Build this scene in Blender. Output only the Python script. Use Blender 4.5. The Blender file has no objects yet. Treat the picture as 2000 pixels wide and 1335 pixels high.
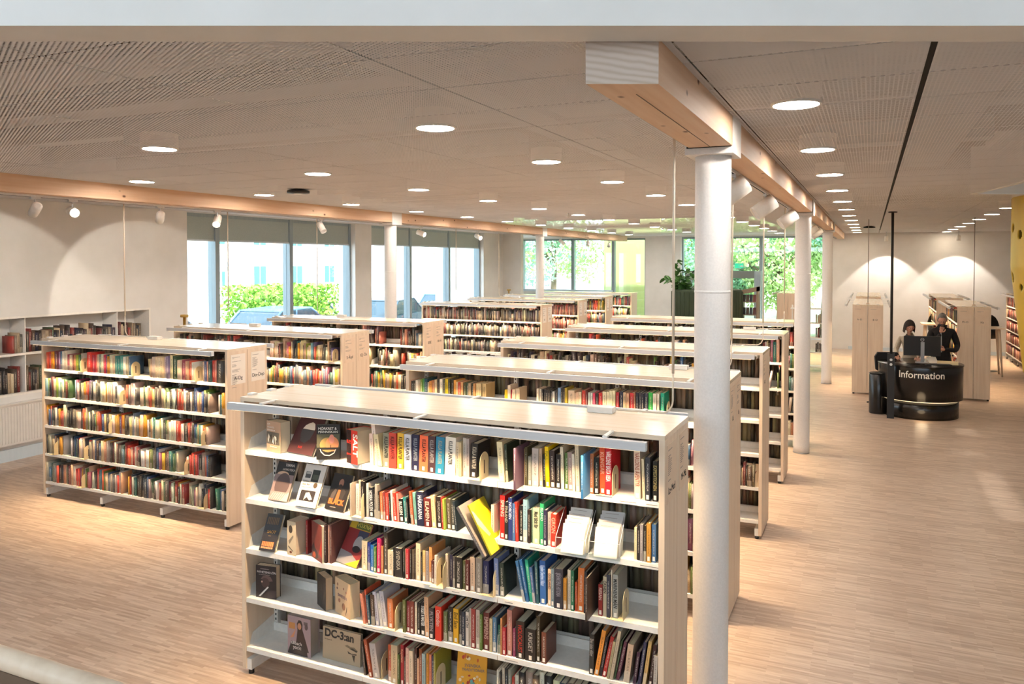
import bpy, math, random, colorsys
from math import pi, sin, cos, radians as R
from mathutils import Matrix, Vector, noise
import numpy as np
sc = bpy.context.scene
col = sc.collection
# ---------------------------------------------------------------- camera, world, sun, exposure
F_PX = 1544.38
cam = bpy.data.objects.new('camera', bpy.data.cameras.new('camera'))
col.objects.link(cam); sc.camera = cam
cam.data.sensor_fit = 'HORIZONTAL'; cam.data.sensor_width = 36
cam.data.lens = 36 * F_PX / 2000
cam.data.shift_y = (548.18 - 667.5) / 2000
cam.data.clip_start = .05; cam.data.clip_end = 400
YAW, PITCH, CAM_Z = .4259, .0251, 2.6741
cam.location = (0, 0, CAM_Z)
cam.rotation_euler = (pi / 2 - PITCH, 0, YAW)
FW = Vector((-sin(YAW), cos(YAW)))           # horizontal viewing direction of the gallery edge normal
RT = Vector((cos(YAW), sin(YAW)))

world = bpy.data.worlds.new('world'); sc.world = world; world.use_nodes = True
wn = world.node_tree; bg = wn.nodes['Background']
bg.inputs[0].default_value = (.72, .87, 1, 1); bg.inputs[1].default_value = 4.6
sun_d = bpy.data.lights.new('sun', 'SUN'); sun_d.energy = 11; sun_d.angle = R(1.2); sun_d.color = (1, .96, .88)
sun = bpy.data.objects.new('sun', sun_d); col.objects.link(sun)
sun.rotation_euler = (R(50), 0, R(75))       # shines from the street side onto the facades opposite
sc.view_settings.view_transform = 'Standard'; sc.view_settings.look = 'None'
sc.view_settings.exposure = 0.4; sc.view_settings.gamma = 1; sc.view_settings.use_curve_mapping = False
DOWNLIGHT_ES, BAR_W, SPOT_W = 98, 24, 105
WARM = (1, .74, .45); WARM2 = (1, .9, .78)

# ---------------------------------------------------------------- materials
def lin(h):
    if isinstance(h, str):
        v = [int(h[i:i+2], 16) / 255 for i in (0, 2, 4)]
        return tuple(x / 12.92 if x <= .04045 else ((x + .055) / 1.055) ** 2.4 for x in v)
    return h
def newmat(name, c, rough=.6, metal=0, spec=.5, emit=None, es=0):
    m = bpy.data.materials.new(name); m.use_nodes = True
    b = m.node_tree.nodes['Principled BSDF']
    b.inputs['Base Color'].default_value = (*lin(c), 1)
    b.inputs['Roughness'].default_value = rough; b.inputs['Metallic'].default_value = metal
    b.inputs['Specular IOR Level'].default_value = spec
    if emit is not None:
        b.inputs['Emission Color'].default_value = (*lin(emit), 1); b.inputs['Emission Strength'].default_value = es
    return m
def nd(m, t, **k):
    n = m.node_tree.nodes.new(t)
    for a, v in k.items():
        if a.startswith('i_'):
            n.inputs[int(a[2:]) if a[2:].isdigit() else a[2:].replace('_', ' ')].default_value = v
        else: setattr(n, a, v)
    return n
def lk(m, a, ao, b, bi): m.node_tree.links.new(a.outputs[ao], b.inputs[bi])
def ramp(m, src, so, stops):
    r = nd(m, 'ShaderNodeValToRGB'); e = r.color_ramp.elements
    while len(e) < len(stops): e.new(.5)
    for x, (p, c) in zip(e, stops): x.position = p; x.color = (*lin(c), 1)
    lk(m, src, so, r, 0); return r
def grain(name, stops, scale, rough=.55, bump=.0, detail=6, coord='Object', rot=(0, 0, 0)):
    m = newmat(name, 'ffffff', rough); b = m.node_tree.nodes['Principled BSDF']
    tc = nd(m, 'ShaderNodeTexCoord'); mp = nd(m, 'ShaderNodeMapping')
    mp.inputs['Scale'].default_value = scale; mp.inputs['Rotation'].default_value = rot
    no = nd(m, 'ShaderNodeTexNoise'); no.inputs['Detail'].default_value = detail; no.inputs['Scale'].default_value = 1
    lk(m, tc, coord, mp, 0); lk(m, mp, 0, no, 0)
    r = ramp(m, no, 0, stops); lk(m, r, 0, b, 'Base Color')
    if bump:
        bu = nd(m, 'ShaderNodeBump'); bu.inputs['Strength'].default_value = bump; bu.inputs['Distance'].default_value = .002
        lk(m, no, 0, bu, 'Height'); lk(m, bu, 0, b, 'Normal')
    return m
M = {}
M['white_paint'] = grain('white_paint', [(.3, 'dedbd6'), (.7, 'e6e3df')], (3, 3, 3), .75, .05)
M['column_paint'] = grain('column_paint', [(.35, 'e3dfdb'), (.65, 'eae6e2')], (90, 90, 90), .6, .08)
M['birch'] = grain('birch_veneer', [(.25, 'd8bfa4'), (.5, 'e3ccb2'), (.8, 'ead6be')], (25, 25, 1.4), .42, .03)
M['birch_top'] = grain('birch_top', [(.25, 'e6cfb2'), (.5, 'eedabf'), (.8, 'f2e3cc')], (1.2, 26, 26), .2, .02)
M['shelf_white'] = grain('shelf_white', [(.3, 'e9e4dc'), (.7, 'f0ebe3')], (40, 40, 40), .4, .03)
M['bar_white'] = grain('bar_alu', [(.3, 'cfcfd0'), (.7, 'dadada')], (2, 60, 60), .35, .02)
M['bar_glow'] = newmat('bar_diffuser', 'fff0d8', .5, emit='ffd9a0', es=3)
M['dark'] = newmat('dark_plastic', '1c1a1a', .45)
M['black_gloss'] = grain('black_lacquer', [(.3, '141211'), (.7, '1b1817')], (6, 6, 6), .22)
M['slot'] = newmat('slot_black', '15120f', .9)
M['tube'] = newmat('cable_cream', 'd8c9b4', .5)
M['brass'] = newmat('brass', 'c9a860', .3, 1)
M['rubber'] = newmat('rubber_foot', '2c2926', .8)
M['paper'] = grain('paper_sheet', [(.3, 'efe4d6'), (.7, 'f3eadd')], (9, 9, 9), .7)
M['paper_tan'] = grain('paper_tan', [(.3, 'e3c9ae'), (.7, 'e8d1b8')], (9, 9, 9), .6)
M['ink'] = newmat('ink', '2c2826', .7)
M['ink_soft'] = newmat('ink_soft', '8a7f78', .7)
M['cream_metal'] = grain('bookend_cream', [(.3, 'dfca9c'), (.7, 'e5d2a8')], (14, 14, 14), .4)
M['glow_disc'] = newmat('downlight_diffuser', 'fff4e0', .5, emit='fff5ea', es=DOWNLIGHT_ES)
M['glow_disc_dim'] = newmat('downlight_diffuser_dimmed', 'fff4e0', .5, emit='ffedd2', es=DOWNLIGHT_ES * .42)
M['lamp_lens'] = newmat('spot_lens', 'fff4e0', .5, emit='fff0d8', es=22)
M['green_wall'] = newmat('lime_paint', 'dcecA0'.lower(), .7)
M['frame_grey'] = grain('window_frame', [(.3, '8b9aa2'), (.7, '95a3aa')], (20, 20, 2), .4)
M['frame_pale'] = grain('window_reveal', [(.3, 'c4d0d8'), (.7, 'cdd8df')], (20, 20, 2), .5)
M['blind'] = grain('roller_blind', [(.3, 'a4b0ae'), (.7, 'aebab7')], (60, 60, 60), .85)
M['felt_green'] = grain('dark_green_felt', [(.3, '23301c'), (.7, '2f3b24')], (18, 18, 3), .85)
M['yellow'] = grain('yellow_shell', [(.25, 'b9961f'), (.75, 'd0ad34')], (2.5, 2.5, 1.5), .35)
M['leaf'] = grain('leaf_green', [(.3, '2f5a24'), (.7, '4a7c32')], (30, 30, 30), .5)
M['soil'] = newmat('soil', '2a2018', .9)
M['wood_dark'] = newmat('wood_dark', '6a5644', .6)
M['skin'] = grain('skin', [(.3, 'c58e72'), (.7, 'd09a80')], (30, 30, 30), .55)
M['hair_brown'] = grain('hair_brown', [(.3, '1e1511'), (.7, '34251c')], (80, 80, 12), .85)
M['hair_grey'] = grain('hair_grey', [(.3, '6c655e'), (.7, '7d766d')], (80, 80, 12), .9)
M['black_cloth'] = grain('black_cloth', [(.3, '141214'), (.7, '1d1b1e')], (70, 70, 70), .85)
M['beige_cloth'] = grain('beige_cloth', [(.3, 'a99a86'), (.7, 'bdae99')], (50, 50, 50), .85)
M['red_plastic'] = newmat('red_plastic', '7a1c1c', .4)
M['steel'] = newmat('steel', 'b0b0b0', .3, .9)
M['radiator'] = grain('radiator_white', [(.3, 'e0dad3'), (.7, 'e7e1da')], (10, 10, 10), .5)
M['exit_green'] = newmat('exit_green', '2fae86', .5, emit='2fc79a', es=.7)
M['asphalt'] = grain('asphalt', [(.3, 'a8a8a4'), (.7, 'b8b8b4')], (4, 4, 4), .9)
M['grass'] = grain('grass', [(.3, '9aa088'), (.7, 'acb29a')], (5, 5, 5), .9)
M['bark'] = grain('bark', [(.3, '6a5a4a'), (.7, '8c7a66')], (8, 8, 2), .9, .3)
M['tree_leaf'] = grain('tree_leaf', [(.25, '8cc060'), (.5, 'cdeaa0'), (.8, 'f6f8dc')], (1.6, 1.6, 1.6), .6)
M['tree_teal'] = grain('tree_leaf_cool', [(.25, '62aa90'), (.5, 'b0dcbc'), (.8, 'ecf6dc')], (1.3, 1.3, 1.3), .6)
M['hedge'] = grain('hedge_leaf', [(.3, '5f9a2c'), (.7, 'a6cf5c')], (9, 9, 9), .7)
M['facade_white'] = grain('facade_render', [(.3, 'e4ddd6'), (.7, 'ece6e0')], (2, 2, 2), .9)
M['facade_rose'] = grain('facade_rose', [(.3, 'd9b49c'), (.7, 'e2c0aa')], (2, 2, 2), .9)
M['roof_grey'] = newmat('roof_grey', '8b979c', .7)
M['ext_glass'] = newmat('far_window_glass', '3c6a66', .15)
M['car_blue'] = newmat('car_paint_blue', '5f86a8', .25); M['car_silver'] = newmat('car_paint_silver', 'b4bcc4', .25, .4)
M['car_dark'] = newmat('car_paint_dark', '3c5468', .25); M['car_glass'] = newmat('car_glass', '304858', .1)
M['tyre'] = newmat('tyre', '202020', .8)
def m_glass():
    m = bpy.data.materials.new('pane_glass'); m.use_nodes = True; nt = m.node_tree; nt.nodes.clear()
    o = nt.nodes.new('ShaderNodeOutputMaterial'); mx = nt.nodes.new('ShaderNodeMixShader'); t = nt.nodes.new('ShaderNodeBsdfTransparent')
    g = nt.nodes.new('ShaderNodeBsdfGlossy'); g.inputs['Roughness'].default_value = .02
    t.inputs[0].default_value = (.96, .985, .98, 1); mx.inputs[0].default_value = .06
    nt.links.new(t.outputs[0], mx.inputs[1]); nt.links.new(g.outputs[0], mx.inputs[2]); nt.links.new(mx.outputs[0], o.inputs[0])
    return m
M['glass'] = m_glass()
def m_floor():
    m = newmat('mosaic_parquet', 'ffffff', .38); b = m.node_tree.nodes['Principled BSDF']
    tc = nd(m, 'ShaderNodeTexCoord')
    def brick(sx, sy, off, seed):
        mp = nd(m, 'ShaderNodeMapping'); mp.inputs['Scale'].default_value = (1, 1, 1); mp.inputs['Location'].default_value = (seed, seed * .7, 0)
        br = nd(m, 'ShaderNodeTexBrick'); br.offset = off; br.inputs['Scale'].default_value = 1
        br.inputs['Brick Width'].default_value = sx; br.inputs['Row Height'].default_value = sy
        br.inputs['Mortar Size'].default_value = 0; br.inputs['Color1'].default_value = (0, 0, 0, 1); br.inputs['Color2'].default_value = (1, 1, 1, 1)
        lk(m, tc, 'Object', mp, 0); lk(m, mp, 0, br, 0); return br
    a = brick(.26, .021, .37, 3.1); c = brick(1.1, .19, .5, 9.3)
    no = nd(m, 'ShaderNodeTexNoise', i_Scale=1.0, i_Detail=5.0); mp = nd(m, 'ShaderNodeMapping'); mp.inputs['Scale'].default_value = (6, 60, 1)
    lk(m, tc, 'Object', mp, 0); lk(m, mp, 0, no, 0)
    r1 = ramp(m, a, 0, [(0, 'a68e7a'), (.5, 'c4ad9a'), (1, 'dac8b6')])
    r2 = ramp(m, c, 0, [(0, 'bda795'), (1, 'd5c0ae')])
    mx = nd(m, 'ShaderNodeMix', data_type='RGBA'); mx.inputs[0].default_value = .38
    lk(m, r1, 0, mx, 6); lk(m, r2, 0, mx, 7)
    r3 = ramp(m, no, 0, [(.3, 'e4ded8'), (.7, 'ffffff')])
    mu = nd(m, 'ShaderNodeMix', data_type='RGBA', blend_type='MULTIPLY'); mu.inputs[0].default_value = 1
    lk(m, mx, 2, mu, 6); lk(m, r3, 0, mu, 7); lk(m, mu, 2, b, 'Base Color')
    return m
M['floor'] = m_floor()
def m_mesh():
    m = newmat('expanded_metal', 'f0eeef', 1, .0, .0); nt = m.node_tree; b = nt.nodes['Principled BSDF']
    tc = nd(m, 'ShaderNodeTexCoord'); sp = nd(m, 'ShaderNodeSeparateXYZ'); lk(m, tc, 'Object', sp, 0)
    def cosn(i, k):
        a = nd(m, 'ShaderNodeMath', operation='MULTIPLY'); a.inputs[1].default_value = k; lk(m, sp, i, a, 0)
        c = nd(m, 'ShaderNodeMath', operation='COSINE'); lk(m, a, 0, c, 0); return c
    a, c = cosn(0, 2 * pi / .040), cosn(1, 2 * pi / .022)
    p = nd(m, 'ShaderNodeMath', operation='MULTIPLY'); lk(m, a, 0, p, 0); lk(m, c, 0, p, 1)
    g = nd(m, 'ShaderNodeMath', operation='GREATER_THAN'); g.inputs[1].default_value = .16; lk(m, p, 0, g, 0)
    tr = nd(m, 'ShaderNodeBsdfTransparent'); mx = nd(m, 'ShaderNodeMixShader')
    out = [n for n in nt.nodes if n.type == 'OUTPUT_MATERIAL'][0]
    lk(m, g, 0, mx, 0); lk(m, b, 0, mx, 1); lk(m, tr, 0, mx, 2); lk(m, mx, 0, out, 0)
    return m
M['mesh'] = m_mesh()
def m_spruce(name='glulam_spruce', c=('cfa684', 'dab696', 'e2c4a8')):
    m = grain(name, [(.2, c[0]), (.5, c[1]), (.8, c[2])], (22, 1.1, 22), .6, .05); nt = m.node_tree; b = nt.nodes['Principled BSDF']
    tc = [n for n in nt.nodes if n.type == 'TEX_COORD'][0]
    mp = nd(m, 'ShaderNodeMapping'); mp.inputs['Scale'].default_value = (7, 4.2, 7); lk(m, tc, 'Object', mp, 0)
    v = nd(m, 'ShaderNodeTexVoronoi', i_Scale=1.0); lk(m, mp, 0, v, 0)
    r = ramp(m, v, 0, [(.05, '6e4a34'), (.13, 'ffffff')])
    mu = nd(m, 'ShaderNodeMix', data_type='RGBA', blend_type='MULTIPLY'); mu.inputs[0].default_value = 1
    src = b.inputs['Base Color'].links[0].from_socket
    nt.links.new(src, mu.inputs[6]); lk(m, r, 0, mu, 7); lk(m, mu, 2, b, 'Base Color'); return m
M['spruce'] = m_spruce()
def m_endgrain():
    m = newmat('end_grain', 'ffffff', .7); b = m.node_tree.nodes['Principled BSDF']
    tc = nd(m, 'ShaderNodeTexCoord'); w = nd(m, 'ShaderNodeTexWave', wave_type='RINGS', i_Scale=9.0, i_Distortion=2.5, i_Detail=2.0)
    mp = nd(m, 'ShaderNodeMapping'); mp.inputs['Location'].default_value = (0, 0, -.35); mp.inputs['Scale'].default_value = (1, 1, 1.6)
    lk(m, tc, 'Object', mp, 0); lk(m, mp, 0, w, 0)
    r = ramp(m, w, 0, [(0, 'b8a594'), (.5, 'c4b3a4'), (1, 'c9baad')]); lk(m, r, 0, b, 'Base Color'); return m
M['endgrain'] = m_endgrain()
def m_book(name, rough, stripes=True):
    m = newmat(name, 'ffffff', rough); nt = m.node_tree; b = nt.nodes['Principled BSDF']
    at = nd(m, 'ShaderNodeAttribute', attribute_name='col')
    if not stripes:
        tc = nd(m, 'ShaderNodeTexCoord'); no = nd(m, 'ShaderNodeTexNoise', i_Scale=1.0); mp = nd(m, 'ShaderNodeMapping'); mp.inputs['Scale'].default_value = (900, 3, 3)
        lk(m, tc, 'Object', mp, 0); lk(m, mp, 0, no, 0); r = ramp(m, no, 0, [(.3, 'cfc8bc'), (.7, 'ffffff')])
        mu = nd(m, 'ShaderNodeMix', data_type='RGBA', blend_type='MULTIPLY'); mu.inputs[0].default_value = 1
        lk(m, at, 0, mu, 6); lk(m, r, 0, mu, 7); lk(m, mu, 2, b, 'Base Color'); return m
    uv = nd(m, 'ShaderNodeUVMap', uv_map='UVMap'); sp = nd(m, 'ShaderNodeSeparateXYZ'); lk(m, uv, 0, sp, 0)
    def mt(op, a, ai, v=None, b2=None, bi=0):
        n = nd(m, 'ShaderNodeMath', operation=op); lk(m, a, ai, n, 0)
        if v is not None: n.inputs[1].default_value = v
        if b2 is not None: lk(m, b2, bi, n, 1)
        return n
    fx = mt('FRACT', sp, 0); fy = mt('FRACT', sp, 1)
    ax = mt('ABSOLUTE', mt('SUBTRACT', fx, 0, .5), 0); mx_ = mt('LESS_THAN', ax, 0, .17)
    y0 = mt('GREATER_THAN', fy, 0, .22); y1 = mt('LESS_THAN', fy, 0, .86)
    no = nd(m, 'ShaderNodeTexNoise', noise_dimensions='2D', i_Scale=1.0, i_Detail=2.0)
    mp = nd(m, 'ShaderNodeMapping'); mp.inputs['Scale'].default_value = (5, 34, 1); lk(m, uv, 0, mp, 0); lk(m, mp, 0, no, 0)
    tx = mt('GREATER_THAN', no, 0, .5)
    band = mt('MULTIPLY', mt('MULTIPLY', mx_, 0, b2=tx), 0, b2=mt('MULTIPLY', y0, 0, b2=y1))
    amt = mt('MULTIPLY', band, 0, .55)
    # contrasting ink: light on dark covers, dark on light ones
    lum = nd(m, 'ShaderNodeRGBToBW'); lk(m, at, 0, lum, 0)
    inkr = ramp(m, lum, 0, [(.18, 'd8d2c4'), (.3, '3a3230')]); inkr.color_ramp.interpolation = 'CONSTANT'
    mx = nd(m, 'ShaderNodeMix', data_type='RGBA'); lk(m, amt, 0, mx, 0); lk(m, at, 0, mx, 6); lk(m, inkr, 0, mx, 7)
    # second colour block on some spines
    cell = nd(m, 'ShaderNodeTexWhiteNoise', noise_dimensions='1D'); fl = mt('FLOOR', sp, 0); lk(m, fl, 0, cell, 1)
    thr = mt("LESS_THAN", fy, 0, v=.3); sel = mt('GREATER_THAN', cell, 0, .8); blk = mt('MULTIPLY', thr, 0, b2=sel)
    blk2 = mt('MULTIPLY', blk, 0, .5)
    cr = nd(m, 'ShaderNodeMix', data_type='RGBA'); lk(m, blk2, 0, cr, 0); lk(m, mx, 2, cr, 6); cr.inputs[7].default_value = (*lin('d8cdb8'), 1)
    lk(m, cr, 2, b, 'Base Color'); return m
M['cover'] = m_book('book_cover', .42); M['pages'] = m_book('book_pages', .8, False)
M['cover_plain'] = newmat('cover_plain', 'ffffff', .4)
_b = M['cover_plain'].node_tree.nodes['Principled BSDF']; _a = nd(M['cover_plain'], 'ShaderNodeAttribute', attribute_name='col'); lk(M['cover_plain'], _a, 0, _b, 'Base Color')
_mc = {}
def flat(h, rough=.5):
    if h not in _mc: _mc[h] = newmat('print_' + h, h, rough)
    return _mc[h]

# ---------------------------------------------------------------- geometry helpers
BOXF = ((0, 3, 2, 1), (4, 5, 6, 7), (0, 1, 5, 4), (1, 2, 6, 5), (2, 3, 7, 6), (3, 0, 4, 7))
class MB:
    def __init__(s): s.v = []; s.f = []; s.m = []; s.c = []; s.uv = []; s.sm = []
    def poly(s, pts, f, mi=0, c=None, sm=False):
        o = len(s.v); s.v += [tuple(p) for p in pts]
        for q in f: s.f.append(tuple(o + i for i in q)); s.m.append(mi); s.c.append(c); s.sm.append(sm)
        return s
    def box(s, x0, x1, y0, y1, z0, z1, mi=0, c=None, T=None):
        p = [(x0, y0, z0), (x1, y0, z0), (x1, y1, z0), (x0, y1, z0), (x0, y0, z1), (x1, y0, z1), (x1, y1, z1), (x0, y1, z1)]
        if T is not None: p = [T @ Vector(q) for q in p]
        return s.poly(p, BOXF, mi, c)
    def prism(s, poly, a0, a1, axis='z', mi=0, c=None, T=None):
        n = len(poly)
        if axis == 'z': p = [(x, y, a0) for x, y in poly] + [(x, y, a1) for x, y in poly]
        elif axis == 'x': p = [(a0, x, y) for x, y in poly] + [(a1, x, y) for x, y in poly]
        else: p = [(x, a0, y) for x, y in poly] + [(x, a1, y) for x, y in poly]
        if T is not None: p = [T @ Vector(q) for q in p]
        f = [tuple(range(n))[::-1], tuple(range(n, 2 * n))] + [(i, (i + 1) % n, n + (i + 1) % n, n + i) for i in range(n)]
        return s.poly(p, f, mi, c)
    def tube(s, path, r, n=10, mi=0, caps=True, c=None):
        path = [Vector(p) for p in path]; rs = r if hasattr(r, '__len__') else [r] * len(path)
        o = len(s.v); u = None
        for i, p in enumerate(path):
            d = (path[min(i + 1, len(path) - 1)] - path[max(i - 1, 0)]).normalized()
            if u is None: u = d.orthogonal().normalized()
            u = (u - d * u.dot(d)).normalized(); w = d.cross(u)
            for k in range(n): s.v.append(tuple(p + (u * cos(2 * pi * k / n) + w * sin(2 * pi * k / n)) * rs[i]))
        for i in range(len(path) - 1):
            for k in range(n):
                a = o + i * n + k; b = o + i * n + (k + 1) % n
                s.f.append((a, b, b + n, a + n)); s.m.append(mi); s.c.append(c); s.sm.append(True)
        if caps:
            e = o + (len(path) - 1) * n
            s.f += [tuple(range(o + n - 1, o - 1, -1)), tuple(range(e, e + n))]; s.m += [mi] * 2; s.c += [c] * 2; s.sm += [False] * 2
        return s
    def lathe(s, prof, n=24, mi=0, cx=0, cy=0, ex=1, ey=1, sm=True, c=None):
        o = len(s.v)
        for r, z in prof:
            for k in range(n): s.v.append((cx + ex * r * cos(2 * pi * k / n), cy + ey * r * sin(2 * pi * k / n), z))
        for i in range(len(prof) - 1):
            for k in range(n):
                a = o + i * n + k; b = o + i * n + (k + 1) % n
                s.f.append((a, b, b + n, a + n)); s.m.append(mi); s.c.append(c); s.sm.append(sm)
        ring = abs(prof[0][0] - prof[-1][0]) + abs(prof[0][1] - prof[-1][1]) < 1e-6
        if prof[0][0] > 1e-5 and not ring: s.f.append(tuple(range(o + n - 1, o - 1, -1))); s.m.append(mi); s.c.append(c); s.sm.append(False)
        e = o + (len(prof) - 1) * n
        if prof[-1][0] > 1e-5 and not ring: s.f.append(tuple(range(e, e + n))); s.m.append(mi); s.c.append(c); s.sm.append(False)
        return s
    def mesh(s, name, mats):
        me = bpy.data.meshes.new(name); me.from_pydata(s.v, [], s.f)
        for m in (mats if isinstance(mats, (list, tuple)) else [mats]): me.materials.append(m)
        me.polygons.foreach_set('material_index', s.m)
        me.polygons.foreach_set('use_smooth', s.sm)
        if any(c is not None for c in s.c):
            a = me.color_attributes.new('col', 'FLOAT_COLOR', 'CORNER')
            arr = []
            for f, c in zip(s.f, s.c): arr += list((*(c or (1, 1, 1)), 1)) * len(f)
            a.data.foreach_set('color', arr)
        me.validate(); me.update()
        return me
    def build(s, name, mats, parent=None, loc=None, rz=0):
        return link(name, s.mesh(name, mats), parent, loc, rz)
def link(name, me, parent=None, loc=None, rz=0):
    o = bpy.data.objects.new(name, me); col.objects.link(o); o.parent = parent
    if loc is not None: o.location = loc
    if rz: o.rotation_euler.z = rz
    return o
def empty(name, loc=(0, 0, 0), rz=0, parent=None):
    o = bpy.data.objects.new(name, None); o.empty_display_size = .1; col.objects.link(o); o.location = loc; o.rotation_euler.z = rz; o.parent = parent
    return o
def tag(o, label=None, cat=None, group=None, kind=None):
    if label: o['label'] = label
    if cat: o['category'] = cat
    if group: o['group'] = group
    if kind: o['kind'] = kind
    return o
def struct(o, label=None, cat=None):
    o['kind'] = 'structure'
    if label: o['label'] = label
    if cat: o['category'] = cat
    return o
def text(body, size, mat, parent, loc, rot, name='lettering', ext=.0006, align='LEFT', sx=1, ay='BOTTOM', off=0):
    c = bpy.data.curves.new(name, 'FONT'); c.body = body; c.size = size; c.extrude = ext; c.align_x = align; c.align_y = ay; c.offset = off
    c.resolution_u = 3; c.materials.append(mat)
    o = bpy.data.objects.new(name, c); col.objects.link(o); o.parent = parent; o.location = loc; o.rotation_euler = rot; o.scale = (sx, 1, 1)
    return o
def light(name, kind, loc, power, color, parent=None, rot=(0, 0, 0), **k):
    d = bpy.data.lights.new(name, kind); d.energy = power; d.color = color
    for a, v in k.items(): setattr(d, a, v)
    o = bpy.data.objects.new(name, d); col.objects.link(o); o.parent = parent; o.location = loc; o.rotation_euler = rot
    return o
# ================================================================ the setting
H = 3.51
XW = -10.47                                    # inner face of the street-side wall
LIP = 2.99                                     # distance of the gallery edge along the viewing normal
def clip(poly, n, d, keep_ge=True):            # keep the side n.p >= d (or <= d)
    out = []; s = 1 if keep_ge else -1
    val = [s * (n[0] * p[0] + n[1] * p[1] - d) for p in poly]
    for i in range(len(poly)):
        a, b, va, vb = poly[i], poly[(i + 1) % len(poly)], val[i], val[(i + 1) % len(poly)]
        if va >= 0: out.append(a)
        if (va >= 0) != (vb >= 0):
            t = va / (va - vb); out.append((a[0] + (b[0] - a[0]) * t, a[1] + (b[1] - a[1]) * t))
    return out
struct(MB().box(-13.2, 9.2, -4.2, 26.3, -.2, 0).build('floor', M['floor']), 'pale oak mosaic parquet floor laid in fine stripes', 'floor')

w = MB()
w.box(XW - .45, XW, -4, 9.1, 0, .86); w.box(XW - .45, XW, -4, 9.1, 1.93, 6.6); w.box(XW - .45, XW - .34, -4, 9.1, .86, 1.93)
w.box(XW - .45, XW, 9.1, 9.86, 0, 6.6)
w.box(XW - .45, XW, 9.86, 14.62, 0, .5); w.box(XW - .45, XW, 9.86, 14.62, 3.5, 4.4)
w.box(XW - .45, XW, 14.62, 15.25, 0, 4.4)
w.box(XW - .45, XW, 15.25, 21.04, 0, .5); w.box(XW - .45, XW, 15.25, 21.04, 3.5, 4.4)
w.box(XW - .45, XW, 21.04, 22.6, 0, 4.4); w.box(XW, -9.865, 22.4, 22.6, 0, 3.6)
w.box(-12.9, -12.6, 22.6, 26, 0, 3.6); w.box(-12.9, XW - .45, 22.4, 22.6, 0, 3.6)
struct(w.build('wall_left', M['white_paint']), 'white painted wall with a long book niche and two tall window bays', 'wall')
w = MB()
w.box(-12.9, -11.45, 26, 26.35, 0, 3.6); w.box(-11.45, -8.05, 26, 26.35, 0, 1.6); w.box(-11.45, -6.89, 26, 26.35, 3.45, 3.6)
w.box(-6.89, -5.69, 26, 26.35, 0, 3.6); w.box(-5.69, -1.22, 26, 26.35, 0, .25); w.box(-5.69, -1.22, 26, 26.35, 3.46, 3.6); w.box(-1.22, 9, 26, 26.35, 0, 4.4)
struct(w.build('wall_far', M['white_paint']), 'white end wall beyond the bookcases', 'wall')
struct(MB().box(9, 9.2, -4, 26.3, 0, 6.6).build('wall_right', M['white_paint']), 'white wall closing the hall beside the desk', 'wall')
w = MB(); w.box(XW - .4, 9.2, -4.2, -4, 0, 3.3); w.box(XW - .4, 9.2, -4.2, -4, 5.3, 6.8); w.box(XW - .4, -9, -4.2, -4, 3.3, 5.3); w.box(8, 9.2, -4.2, -4, 3.3, 5.3)  # unseen wall; high openings added and sized for daylight on the fascia
for x in (-5.6, -2.2, 1.2, 4.6): w.box(x - .3, x + .3, -4.2, -4, 3.3, 5.3)
struct(w.build('wall_rear', M['white_paint']), 'unseen white wall behind the gallery, openings added to daylight the fascia', 'wall')
w = MB(); w.prism(clip([(XW - .4, -4.2), (9.2, -4.2), (9.2, 14), (XW - .4, 14)], FW, 2.9, False), 6.6, 6.8)  # unseen roof, added to stop sunlight entering above the gallery
w.prism([(.8, 2.5), (9.2, 2.5), (9.2, 20), (.8, 20)], 6.8, 7.0)
struct(w.build('roof', M['white_paint']), 'unseen white roof added over the gallery to keep the sun out', 'roof')
# lime panel standing in front of the far wall
struct(MB().box(-8.62, -6.6, 26.9, 27.0, -.1, 4.2).build('trim_1', M['green_wall']), 'lime green painted outdoor wall panel beside the trees', 'wall panel')
# upper structure above the perforated ceiling
sl = MB(); sq = clip([(XW, -3), (9, -3), (9, 26), (XW, 26)], FW, 2.87)
sq2 = [(-12.6, 22.6), (XW, 22.6), (XW, 26), (-12.6, 26)]
apex = (1.18, 11.39)
nA, nB = Vector((-1.44, .30)).normalized(), Vector((.26, -.55)).normalized()
nA = Vector((1.44, .30)).normalized()          # edge through (1.48, 9.95): wedge lies on its +x side
nB = Vector((.25, -.55)).normalized()          # edge through (1.73, 11.64): wedge lies on its -y side
dA, dB = nA.dot(Vector(apex)), nB.dot(Vector(apex))
def minus_wedge(poly):
    return [q for q in (clip(poly, nA, dA, False), clip(clip(poly, nA, dA, True), nB, dB, False)) if len(q) > 2 and abs(area(q)) > 1e-4]
def area(p): return .5 * sum(p[i][0] * p[(i + 1) % len(p)][1] - p[(i + 1) % len(p)][0] * p[i][1] for i in range(len(p)))
for q in minus_wedge(sq) + [sq2]: sl.prism(q, 4.25, 4.4)
ceil = struct(sl.build('ceiling', M['white_paint']), 'perforated metal panel ceiling with exposed services above', 'ceiling')
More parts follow.
